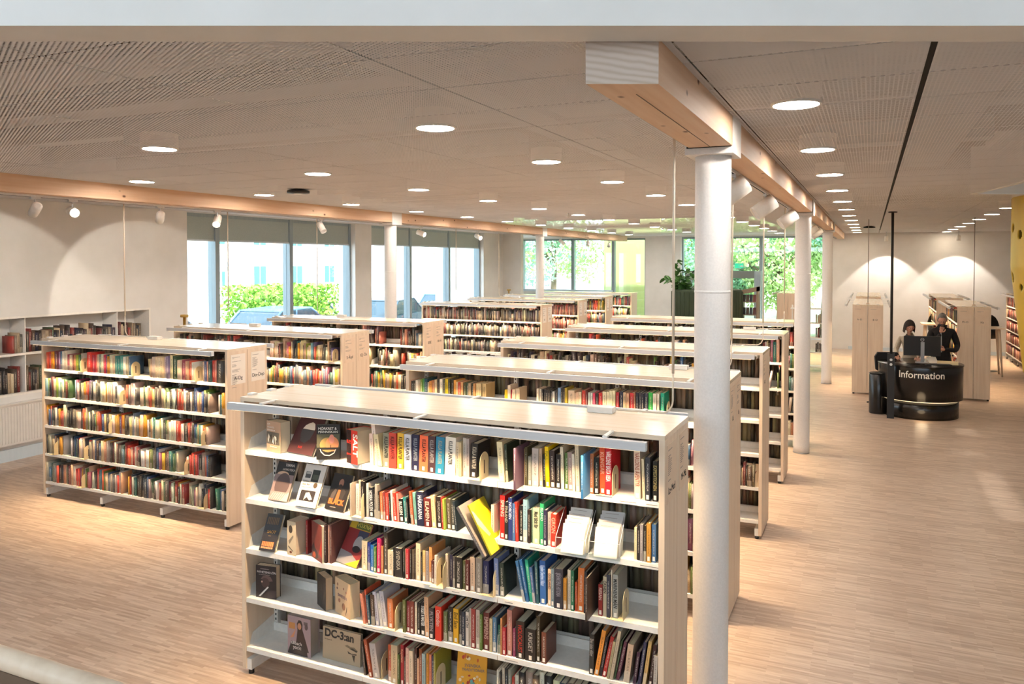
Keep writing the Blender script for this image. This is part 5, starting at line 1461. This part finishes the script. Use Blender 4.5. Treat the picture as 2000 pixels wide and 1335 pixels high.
# man, standing behind the desk, looking down with a hand at his chin
mn = tag(empty('person', (1.20, 16.42, 0), R(4)), 'grey-haired person in a black jacket standing behind the desk, hand at chin', 'person')
ymax = 1.0
body = skinned('body', [
    [(0, 0, .93, (.15, .115)), (0, -.01, 1.08, (.145, .11)), (0, -.02, 1.25, (.165, .12)), (0, -.015, 1.38, (.14, .10)), (0, -.02, 1.45, (.075, .07)), (0, -.045, 1.52, (.056, .056))],
    [(0, 0, .93, (.15, .115)), (.09, 0, .84, .095), (.10, -.01, .48, .062), (.10, .0, .10, .045), (.105, -.09, .045, .038), (.11, -.16, .035, .03)],
    [(0, 0, .93, (.15, .115)), (-.09, 0, .84, .095), (-.10, -.01, .48, .062), (-.10, .0, .10, .045), (-.105, -.09, .045, .038), (-.11, -.16, .035, .03)],
    [(0, -.015, 1.38, (.14, .10)), (-.17, -.01, 1.40, .068), (-.235, -.07, 1.16, .054), (-.19, -.20, 1.12, .048), (-.10, -.22, 1.28, .04), (-.055, -.205, 1.36, .033)],
    [(0, -.015, 1.38, (.14, .10)), (.17, -.01, 1.40, .068), (.255, .0, 1.14, .056), (.20, -.18, 1.06, .047), (.05, -.25, 1.075, .038), (.02, -.26, 1.08, .034)]], M['black_cloth'], mn)
head(mn, (-.01, -.085, 1.605), (R(24), 0, R(-8)), M['hair_grey'], 'short', M['dark'], True)
hand(mn, (-.05, -.205, 1.37), (.2, .02, 1), (.3, .9, .1), 32, side=1)
hand(mn, (.02, -.262, 1.08), (-1, -.1, .05), (0, 1, .1), 25, side=1)
MB().prism([(-.035, 1.02), (-.02, 1.02), (-.03, 1.47), (-.055, 1.49)], -.168, -.158, 'y').build('jacket_zip', M['steel'], mn)
cm = MB(); cm.lathe([(.068, 1.44), (.078, 1.49), (.082, 1.51), (.074, 1.51)], 20, cy=-.035); cm.build('collar', M['black_cloth'], mn)
# woman, leaning at the desk beside him
wm = tag(empty('person', (.67, 16.22, 0), R(-10)), 'dark-haired person with red glasses and a beige top behind the monitor', 'person')
skinned('body', [
    [(0, .03, .88, (.15, .12)), (0, .0, 1.0, (.125, .105)), (0, -.04, 1.14, (.14, .11)), (0, -.075, 1.25, (.12, .088)), (0, -.09, 1.315, (.06, .058)), (0, -.11, 1.37, (.047, .047))],
    [(0, .03, .88, (.15, .12)), (.085, .03, .80, .09), (.09, .01, .45, .058), (.09, .02, .09, .04), (.095, -.07, .04, .034), (.10, -.13, .03, .027)],
    [(0, .03, .88, (.15, .12)), (-.085, .03, .80, .09), (-.09, .01, .45, .058), (-.09, .02, .09, .04), (-.095, -.07, .04, .034), (-.10, -.13, .03, .027)],
    [(0, -.075, 1.25, (.12, .088)), (-.145, -.07, 1.26, .055), (-.215, -.14, 1.04, .045), (-.17, -.32, .975, .036), (-.13, -.42, .965, .03)],
    [(0, -.075, 1.25, (.12, .088)), (.145, -.07, 1.26, .055), (.20, -.16, 1.04, .045), (.19, -.36, .985, .036), (.20, -.46, .965, .03)]], M['beige_cloth'], wm)
skinned('neck', [[(0, -.10, 1.31, .046), (.0, -.125, 1.40, .048)]], M['skin'], wm, 2)
head(wm, (.01, -.145, 1.475), (R(16), 0, R(28)), M['hair_brown'], 'bob', M['red_plastic'])
hand(wm, (-.13, -.42, .962), (.15, -1, -.12), (0, 0, -1), 18, side=1)
hand(wm, (.20, -.46, .962), (.1, -1, -.12), (0, 0, -1), 18, side=1)

# ================================================================ planter, door frame, exit sign, rug-side furniture
pl = tag(empty('planter', (-4.08, 21.9, 0)), 'large dark green round planter with a leafy plant on top', 'planter')
MB().lathe([(.93, 0), (.95, .05), (.95, 1.84), (.90, 1.90), (.86, 1.90)], 64).build('drum', M['felt_green'], pl)
MB().lathe([(.86, 1.86), (0, 1.88)], 48).build('soil', M['soil'], pl)
g_ = MB()
for k in range(40): a = 2 * pi * k / 40; g_.box(-.004, .004, -.006, .006, .02, 1.84, T=Matrix.Rotation(a, 4, 'Z') @ Matrix.Translation((.953, 0, 0)))
gg = g_.build('felt_pleat', M['felt_green'], pl); gg['kind'] = 'stuff'
ply = tag(empty('potted_plant', (-4.75, 21.75, 1.87)), 'green plant with broad leaves rising from the dark planter', 'plant')
rnd = random.Random(9); LEAFM = None
lm = MB(); lm.v = [(0, 0, 0), (.05, .05, .015), (.065, .11, .01), (.04, .17, -.01), (0, .2, -.03), (-.04, .17, -.01), (-.065, .11, .01), (-.05, .05, .015), (0, .1, -.012)]
for a, b in ((0, 1), (1, 2), (2, 3), (3, 4), (4, 5), (5, 6), (6, 7), (7, 0)): lm.f.append((a, b, 8)); lm.m.append(0); lm.c.append(None); lm.sm.append(True)
LEAFM = lm.mesh('leaf', M['leaf'])
for s in range(15):
    a = rnd.uniform(0, 2 * pi); r0 = rnd.uniform(0, .25); base = Vector((r0 * cos(a) + .1, r0 * sin(a), 0)); hgt = rnd.uniform(.25, .85); out = rnd.uniform(.1, .5)
    path = [base + Vector((out * cos(a) * t * t, out * sin(a) * t * t, hgt * t)) for t in (0, .25, .5, .75, 1)]
    so = MB().tube(path, [.008, .007, .006, .005, .004], 6).build('stem', M['leaf'], ply)
    for t in range(1, 5):
        for q in range(2):
            l = link('leaf', LEAFM, so, path[t]); l.rotation_euler = (R(rnd.uniform(-50, 20)), R(rnd.uniform(-30, 30)), rnd.uniform(0, 2 * pi)); s_ = rnd.uniform(.8, 1.35); l.scale = (s_, s_, s_)
# pale display rack beside the planter
rk = tag(empty('display_rack', (-3.30, 22.1, 0), 0), 'beige display rack of leaning magazines beside the dark planter', 'rack')
m = MB(); m.box(0, .03, 0, .5, 0, 1.88); m.box(.50, .53, 0, .5, 0, 1.98); m.prism([(0, 1.74), (.53, 1.86), (.53, 1.98), (0, 1.86)], 0, .5, 'y'); m.build('frame', flat('8a7460'), rk)
for z in (.4, .8, 1.2, 1.55): MB().box(.03, .50, .02, .48, z, z + .02).build('shelf', flat('a8937c'), rk)
for i in range(10):
    z = (1.22, 1.57)[i % 2]; x = .04 + .09 * (i // 2); T = Matrix.Translation((-3.30 + x, 22.16, z)) @ Matrix.Rotation(R(-14), 4, 'X')
    bo = bpy.data.objects.new('magazine', MB().box(0, .085, 0, .006, 0, .2, c=LP['dark'][i]).mesh('magazine', M['cover_plain'])); col.objects.link(bo); bo.matrix_world = T; tag(bo, '%s magazine leaning on the %s shelf of the beige rack, %s along' % (['brown', 'dark', 'black', 'plum', 'tan', 'grey-brown', 'slate', 'navy', 'wine', 'red'][i], 'upper' if i % 2 else 'lower', ORD[i // 2]), 'magazine', 'magazines on the beige rack')
dr = struct(empty('door_1', (0, 0, 0)), 'grey framed glass entrance porch in front of the tree window', 'door')
m = MB(); m.box(-3.27, -3.08, 25.3, 25.5, 0, 2.36); m.build('door_post', M['frame_grey'], dr)
m = MB(); m.box(-5.4, -3.27, 25.3, 25.5, 2.14, 2.36); m.build('door_head', flat('6c7470'), dr)
MB().box(-5.4, -5.2, 25.3, 25.5, 0, 2.14).build('door_post', M['frame_grey'], dr); MB().box(-5.2, -3.27, 25.39, 25.4, 0, 2.14).build('pane', M['glass'], dr)
ex = tag(empty('exit_sign', (-3.54, 24.0, 0)), 'small green emergency exit sign hanging before the tree window', 'sign')
MB().box(-.13, .13, 0, .02, 2.45, 2.61).build('sign_box', M['bar_white'], ex); MB().box(-.125, .0, -.003, 0, 2.46, 2.60).build('pictogram_panel', M['exit_green'], ex); MB().box(.01, .125, -.003, 0, 2.46, 2.60).build('pictogram_panel', M['exit_green'], ex)
MB().tube([(0, .01, 2.61), (0, .01, H)], .004, 6).build('hanger', M['bar_white'], ex)
m = MB(); m.prism([(.03, 2.52), (.07, 2.55), (.07, 2.54), (.11, 2.54), (.11, 2.5), (.07, 2.5), (.07, 2.49)], -.006, -.003, 'y'); m.build('arrow', flat('f4f8f4'), ex)
bp_ = tag(empty('ceiling_pole', (-2.23, 13.9, 0)), 'thin black pole hanging from the ceiling behind the thick column', 'pole')
MB().tube([(0, 0, 1.9), (0, 0, H - .005)], .018, 12).build('pole', M['dark'], bp_); MB().lathe([(.05, H - .02), (.05, H)], 16).build('ceiling_rose', M['dark'], bp_)
# open shelf stand past the second column
os_ = tag(empty('open_shelf_stand', (-1.78, 20.4, 0)), 'open white metal shelf stand with a few books, past the second column', 'shelf stand')
for z in (.1, .45, .8, 1.15, 1.5): MB().box(0, .86, 0, .3, z, z + .025).build('shelf', M['shelf_white'], os_)
for x in (.02, .4): MB().box(x, x + .03, .13, .17, 0, 1.6).build('post', M['shelf_white'], os_)
rnd = random.Random(4)
for i, (z, x) in enumerate([(z, x) for z in (.825, 1.175, .475, 1.525) for x in (.58, .62, .66, .70)]):
    if z > 1.5: continue
    c_ = rnd.choice(['4a3a34', '2c2826', '7a3a34', '5a4c40', 'a89880'])
    o = one_book(rnd.uniform(.02, .035), rnd.uniform(.19, .25), .16, c_, Matrix.Translation((-1.78 + x, 20.42, z + .001)), lab=False, rnd=rnd); tag(o, '%s book on the %s shelf of the open white stand, %s from its post' % (colname(c_), {.825: 'middle', 1.175: 'upper', .475: 'lower'}[z], ORD[int((x - .57) / .04)]), 'book', 'books on the open white stand')
# high tables with black lamps
def high_table(x, y, lab, lab2):
    t = tag(empty('high_table', (x, y, 0)), lab, 'table', 'high tables by the end wall')
    MB().box(-.35, .35, -.3, .3, 1.10, 1.13).build('table_top', M['birch_top'], t)
    for sx in (-1, 1):
        for sy in (-1, 1): MB().tube([(sx * .24, sy * .2, 1.10), (sx * .31, sy * .26, .0)], [.03, .02], 12).build('leg', M['birch'], t)
    l = tag(empty('shell_chair', (x + .12, y + .75, 0)), lab2, 'chair', 'black shell chairs by the high tables')
    MB().lathe([(.0, .78), (.2, .8), (.26, .9), (.27, 1.02)], 28).build('seat', M['dark'], l)
    m = MB()
    for i in range(9):
        a = R(-70 + 140 * i / 8)
        for j in range(6): b = pi / 2 * j / 5; m.v.append((.28 * sin(a) * cos(b * .9), .10 + .2 * cos(a) * cos(b * .9), 1.0 + .36 * sin(b)))
    for i in range(8):
        for j in range(5): k = i * 6 + j; m.f.append((k, k + 6, k + 7, k + 1)); m.m.append(0); m.c.append(None); m.sm.append(True)
    bo = m.build('backrest', M['dark'], l); bo.modifiers.new('t', 'SOLIDIFY').thickness = .015
    MB().lathe([(.04, 1.36), (.06, 1.40), (.04, 1.45), (0, 1.46)], 16, cy=.1).build('knob', M['dark'], l)
    MB().lathe([(.025, .1), (.025, .8)], 12).build('stem', M['steel'], l); MB().lathe([(.22, 0), (.22, .015), (.03, .03), (.03, .1)], 28).build('foot', M['steel'], l)
high_table(2.48, 21.5, 'high birch table with slanted legs, between the desk-side bookcase and the yellow shell', 'black shell chair behind the high table near the yellow shell')
high_table(1.5, 22.2, 'high birch table half hidden behind the standing man', 'black shell chair half hidden behind the bookcase and the standing man')
# brass posts
for x, y, lab in ((-9.95, 9.3, 'thin brass post with a round cap at the edge of the first street window'), (-9.95, 21.7, 'thin brass post with a round cap beside the tree window')):
    t = tag(empty('brass_post', (x, y, 0)), lab, 'post', 'brass posts along the windows')
    MB().tube([(0, 0, 0), (0, 0, 1.78)], .022, 14).build('shaft', M['brass'], t); MB().lathe([(.06, 1.78), (.065, 1.80), (.06, 1.82), (0, 1.825)], 20).build('cap', M['brass'], t)
# yellow perforated stair shell through the ceiling opening
ys = tag(empty('stair_shell', (2.98, 12.3, 0)), 'curved yellow perforated stair shell hanging through the ceiling opening', 'stair shell')
rnd = random.Random(21); holes = []
for _ in range(150):
    a, z, r = rnd.uniform(0, 2 * pi), rnd.uniform(1.35, 3.75), rnd.choice((.03, .045, .06, .075))
    if all((abs((a - b + pi) % (2 * pi) - pi) * 1.2) ** 2 + (z - y) ** 2 > (r + q + .07) ** 2 for b, y, q in holes): holes.append((a, z, r))
m = MB(); NA, NZ = 420, 150
def shell_r(z): return 1.12 + .16 * min(1, max(0, (z - 1.2) / 1.4))
for j in range(NZ + 1):
    z = 1.2 + 2.75 * j / NZ
    for i in range(NA): a = 2 * pi * i / NA; m.v.append((shell_r(z) * cos(a), shell_r(z) * sin(a), z))
for j in range(NZ):
    zc = 1.2 + 2.75 * (j + .5) / NZ
    for i in range(NA):
        ac = 2 * pi * (i + .5) / NA
        if not (pi * .45 < ac < pi * 1.75): continue
        if any((abs(ac - b) * 1.22) ** 2 + (zc - y) ** 2 < q * q for b, y, q in holes): continue
        a = j * NA + i; b = j * NA + (i + 1) % NA; m.f.append((a, b, b + NA, a + NA)); m.m.append(0); m.c.append(None); m.sm.append(True)
so = m.build('shell', M['yellow'], ys); so.modifiers.new('t', 'SOLIDIFY').thickness = .02
MB().lathe([(.12, 0), (.12, 3.9)], 24, cx=.3).build('newel_column', M['column_paint'], ys)
m = MB(); m.lathe([(.3, 1.5), (1.0, 1.5), (1.0, 1.56), (.3, 1.56), (.3, 1.5)], 40); m.build('landing', M['birch'], ys)
for k in range(8): MB().prism([(.12, -.05), (1.0, -.2), (1.0, .2), (.12, .05)], 1.7 + k * .19, 1.74 + k * .19, 'z', T=Matrix.Rotation(R(20 + k * 28), 4, 'Z') @ Matrix.Translation((.0, 0, 0))).build('step', M['birch'], ys)
# handrail of the gallery in front
hr = tag(empty('handrail', (0, 0, 0)), 'pale rounded handrail of the gallery in the lower corner', 'handrail')
MB().tube([(-2.6, 1.0, 1.885), (-1.0, .995, 1.885)], .021, 20).build('rail', M['birch'], hr); MB().box(-2.6, -1.0, .985, 1.01, 1.80, 1.866).build('clamp', M['wood_dark'], hr)
MB().box(-2.6, -1.0, .992, 1.004, 0.9, 1.80).build('pane', M['glass'], hr)
MB().box(-2.62, -2.58, .975, 1.02, 0, 1.866).build('post', M['steel'], hr); MB().box(-1.02, -.98, .975, 1.02, 0, 1.866).build('post', M['steel'], hr)

# ================================================================ outside
struct(MB().box(-120, -10.92, -30, 120, -.3, -.12).build('ground', M['asphalt']), 'sunlit street paving outside the windows', 'ground')
struct(MB().box(-10.92, 60, 26.4, 120, -.3, -.12).build('ground', M['grass']), 'sunlit lawn beyond the end wall', 'ground')
def facade(nm, x, y0, y1, hgt, mat, lab, wins, cat='building', depth=9, extra=None):
    t = tag(empty(nm, (x, y0, -.12)), lab, cat)
    MB().box(-depth, 0, 0, y1 - y0, 0, hgt).build('wall', mat, t)
    MB().box(-depth - .2, .35, -.3, y1 - y0 + .3, hgt, hgt + .35).build('roof', M['roof_grey'], t)
    for (wy, wz, ww, wh) in wins:
        f = MB().box(0, .06, wy, wy + ww, wz, wz + wh).build('window', flat('f2efe8'), t)
        MB().box(.05, .075, wy + .1, wy + ww / 2 - .04, wz + .1, wz + wh - .1).build('pane', M['ext_glass'], f); MB().box(.05, .075, wy + ww / 2 + .04, wy + ww - .1, wz + .1, wz + wh - .1).build('pane', M['ext_glass'], f)
    if extra: extra(t)
    return t
W_ = [(2.5 + 4.2 * i, z, 1.5, 1.6) for i in range(9) for z in (.9, 3.9)]
def rosebands(t):
    for a, b in ((13, 16.4), (27, 33)): MB().box(0, .03, a, b, 0, 6).build('rose_panel', M['facade_rose'], t)
    MB().box(0, 1.0, 13, 24, 5.75, 6.0).build('eaves_canopy', flat('9a6c5c'), t)
facade('apartment_building', -42, 18, 62, 6.6, M['facade_white'], 'pale two-storey building with rose panels across the street', W_, extra=rosebands)
facade('office_building', -40, 70, 110, 8, M['facade_white'], 'white building seen through the second street window', [(2 + 5 * i, z, 1.4, 1.9) for i in range(7) for z in (1.0, 4.4)])
pv = tag(empty('pavilion', (-25, 20.2, -.12)), 'low white pavilion with a grey roof across the street', 'building')
MB().box(-3, 0, 0, 5.2, 0, 2.35).build('wall', M['facade_white'], pv); MB().prism([(-3.4, 2.35), (.5, 2.35), (.5, 2.55), (-1.4, 3.3), (-3.4, 2.7)], -.5, 5.8, 'y').build('roof', M['roof_grey'], pv); MB().box(.0, .04, 1.0, 2.0, 0, 2.0).build('door', flat('cfd4d4'), pv)
def car(x, y, rz, mat, lab):
    t = tag(empty('car', (x, y, -.12), rz), lab, 'car', 'parked cars outside')
    low = [(-2.1, .35), (-2.15, .75), (-1.5, .92), (-.9, .95), (1.75, .98), (2.1, .9), (2.15, .45), (2.05, .3), (-2.0, .3)]
    MB().prism(low, -.85, .85, 'y').build('body', mat, t)
    cab = [(-1.0, .93), (-.35, 1.42), (.9, 1.46), (1.75, .96)]
    MB().prism(cab, -.72, .72, 'y').build('cabin', M['car_glass'], t); MB().prism([(-.38, 1.41), (.92, 1.45), (.95, 1.49), (-.36, 1.45)], -.70, .70, 'y').build('roof', mat, t)
    for px_ in ((-.98, -.36), (.9, 1.72)):
        pass
    for a, b in (((-.98, .95), (-.37, 1.43)), ((.25, .97), (.25, 1.45)), ((1.72, .97), (.92, 1.46))):
        for s in (-1, 1): MB().tube([(a[0], s * .73, a[1]), (b[0], s * .71, b[1])], .03, 6).build('pillar', mat, t)
    for wx in (-1.35, 1.35):
        for s in (-1, 1): wo = MB().lathe([(.0, -.1), (.2, -.1), (.32, -.09), (.32, .09), (.2, .1), (0, .1)], 20).build('wheel', M['tyre'], t, (wx, s * .78, .32)); wo.rotation_euler = (pi / 2, 0, 0)
for x, y, rz, mt_, lab in ((-14.6, 12.1, 1.5, 'car_dark', 'dark blue parked car seen through the first street window beside the niche wall'), (-15.2, 17.2, 1.6, 'car_blue', 'pale blue parked car behind the hedge'), (-19.5, 13.6, 1.4, 'car_silver', 'silver parked car in the second row, nearer the pavilion'), (-18.5, 22.0, 1.6, 'car_silver', 'silver parked car in the middle of the first street window'), (-15.4, 23.2, 1.7, 'car_dark', 'grey-blue parked car at the pier between the street windows'), (-16, 28.5, 1.6, 'car_blue', 'blue parked car low in the second street window')):
    car(x, y, rz, M[mt_], lab)
def leaf_cloud(n, f, seed, size):
    rnd = np.random.RandomState(seed); P = f(rnd, n); a = rnd.normal(size=(n, 3)); a /= np.linalg.norm(a, axis=1)[:, None]; b = np.cross(a, rnd.normal(size=(n, 3))); b /= np.linalg.norm(b, axis=1)[:, None]
    s = rnd.uniform(.6, 1.3, (n, 1)) * size; V = np.stack([P - a * s, P + b * s * .55, P + a * s, P - b * s * .55], 1).reshape(-1, 3)
    return V, np.arange(n * 4).reshape(n, 4)
def cloud_mesh(nm, V, F, mat):
    me = bpy.data.meshes.new(nm); me.from_pydata(V.tolist(), [], F.tolist()); me.materials.append(mat); return me
def tree(x, y, hgt, rad, mat, lab, seed, n=3600, trunk=.16, leaf=.16):
    t = tag(empty('tree', (x, y, -.12)), lab, 'tree', 'trees beyond the windows'); rnd = random.Random(seed)
    m = MB(); m.tube([(0, 0, 0), (.1, 0, hgt * .35), (.0, .1, hgt * .75)], [trunk, trunk * .7, trunk * .3], 10)
    for k in range(7):
        a = rnd.uniform(0, 2 * pi); z = hgt * rnd.uniform(.25, .6); m.tube([(.05, 0, z), (rad * .4 * cos(a), rad * .4 * sin(a), z + hgt * .15), (rad * .75 * cos(a), rad * .75 * sin(a), z + hgt * .25)], [trunk * .4, trunk * .28, trunk * .12], 7)
    m.build('trunk', M['bark'], t)
    cl = [(rnd.uniform(-.6, .6) * rad, rnd.uniform(-.6, .6) * rad, hgt * rnd.uniform(.3, .95), rad * rnd.uniform(.28, .5)) for _ in range(16)]
    def f(r, n):
        k = r.randint(0, len(cl), n); c = np.array(cl)[k]; d = r.normal(size=(n, 3)); d /= np.linalg.norm(d, axis=1)[:, None]
        return c[:, :3] + d * c[:, 3:4] * r.uniform(.5, 1, (n, 1)) * [1, 1, .8]
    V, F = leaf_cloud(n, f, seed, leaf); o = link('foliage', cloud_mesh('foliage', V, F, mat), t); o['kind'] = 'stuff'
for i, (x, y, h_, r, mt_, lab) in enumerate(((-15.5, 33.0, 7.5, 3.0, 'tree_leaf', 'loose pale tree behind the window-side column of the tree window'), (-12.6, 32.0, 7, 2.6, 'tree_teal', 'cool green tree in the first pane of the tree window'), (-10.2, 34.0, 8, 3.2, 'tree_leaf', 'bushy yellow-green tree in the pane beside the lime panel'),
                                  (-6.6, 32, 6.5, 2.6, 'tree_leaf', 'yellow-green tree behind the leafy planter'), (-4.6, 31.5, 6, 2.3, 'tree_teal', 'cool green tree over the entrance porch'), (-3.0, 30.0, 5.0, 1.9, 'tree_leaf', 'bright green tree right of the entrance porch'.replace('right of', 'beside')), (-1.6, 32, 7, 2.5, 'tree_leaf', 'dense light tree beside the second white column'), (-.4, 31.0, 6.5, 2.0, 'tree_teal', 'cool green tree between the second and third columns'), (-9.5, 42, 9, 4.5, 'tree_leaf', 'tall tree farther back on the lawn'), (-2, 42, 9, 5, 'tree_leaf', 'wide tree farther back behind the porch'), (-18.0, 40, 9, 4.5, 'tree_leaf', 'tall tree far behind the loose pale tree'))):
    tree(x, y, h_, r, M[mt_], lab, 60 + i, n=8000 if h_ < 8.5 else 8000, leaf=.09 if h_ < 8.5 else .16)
hg = tag(empty('hedge', (-16.8, 19.3, -.12)), 'bright green leafy hedge outside the first street window', 'hedge')
V, F = leaf_cloud(6500, lambda r, n: r.uniform([-1.0, -1.5, .1], [1.0, 2.2, 2.05], (n, 3)), 5, .09)
o = link('foliage', cloud_mesh('foliage', V, F, M['hedge']), hg); o['kind'] = 'stuff'
m = MB()
for k in range(5): m.tube([(0, -1.2 + .7 * k, 0), (0, -1.2 + .7 * k, 1.2)], .03, 6)
m.build('stems', M['bark'], hg)

# ---- lettering becomes plain geometry; alike words share one mesh
bpy.context.view_layer.update(); dg = bpy.context.evaluated_depsgraph_get()
for o in [o for o in col.objects if o.type == 'FONT']:
    me = bpy.data.meshes.new_from_object(o.evaluated_get(dg)); me.name = o.name
    n = bpy.data.objects.new(o.name, me); col.objects.link(n); n.parent = o.parent; n.location = o.location; n.rotation_euler = o.rotation_euler; n.scale = o.scale
    nm = o.name; bpy.data.objects.remove(o); n.name = nm
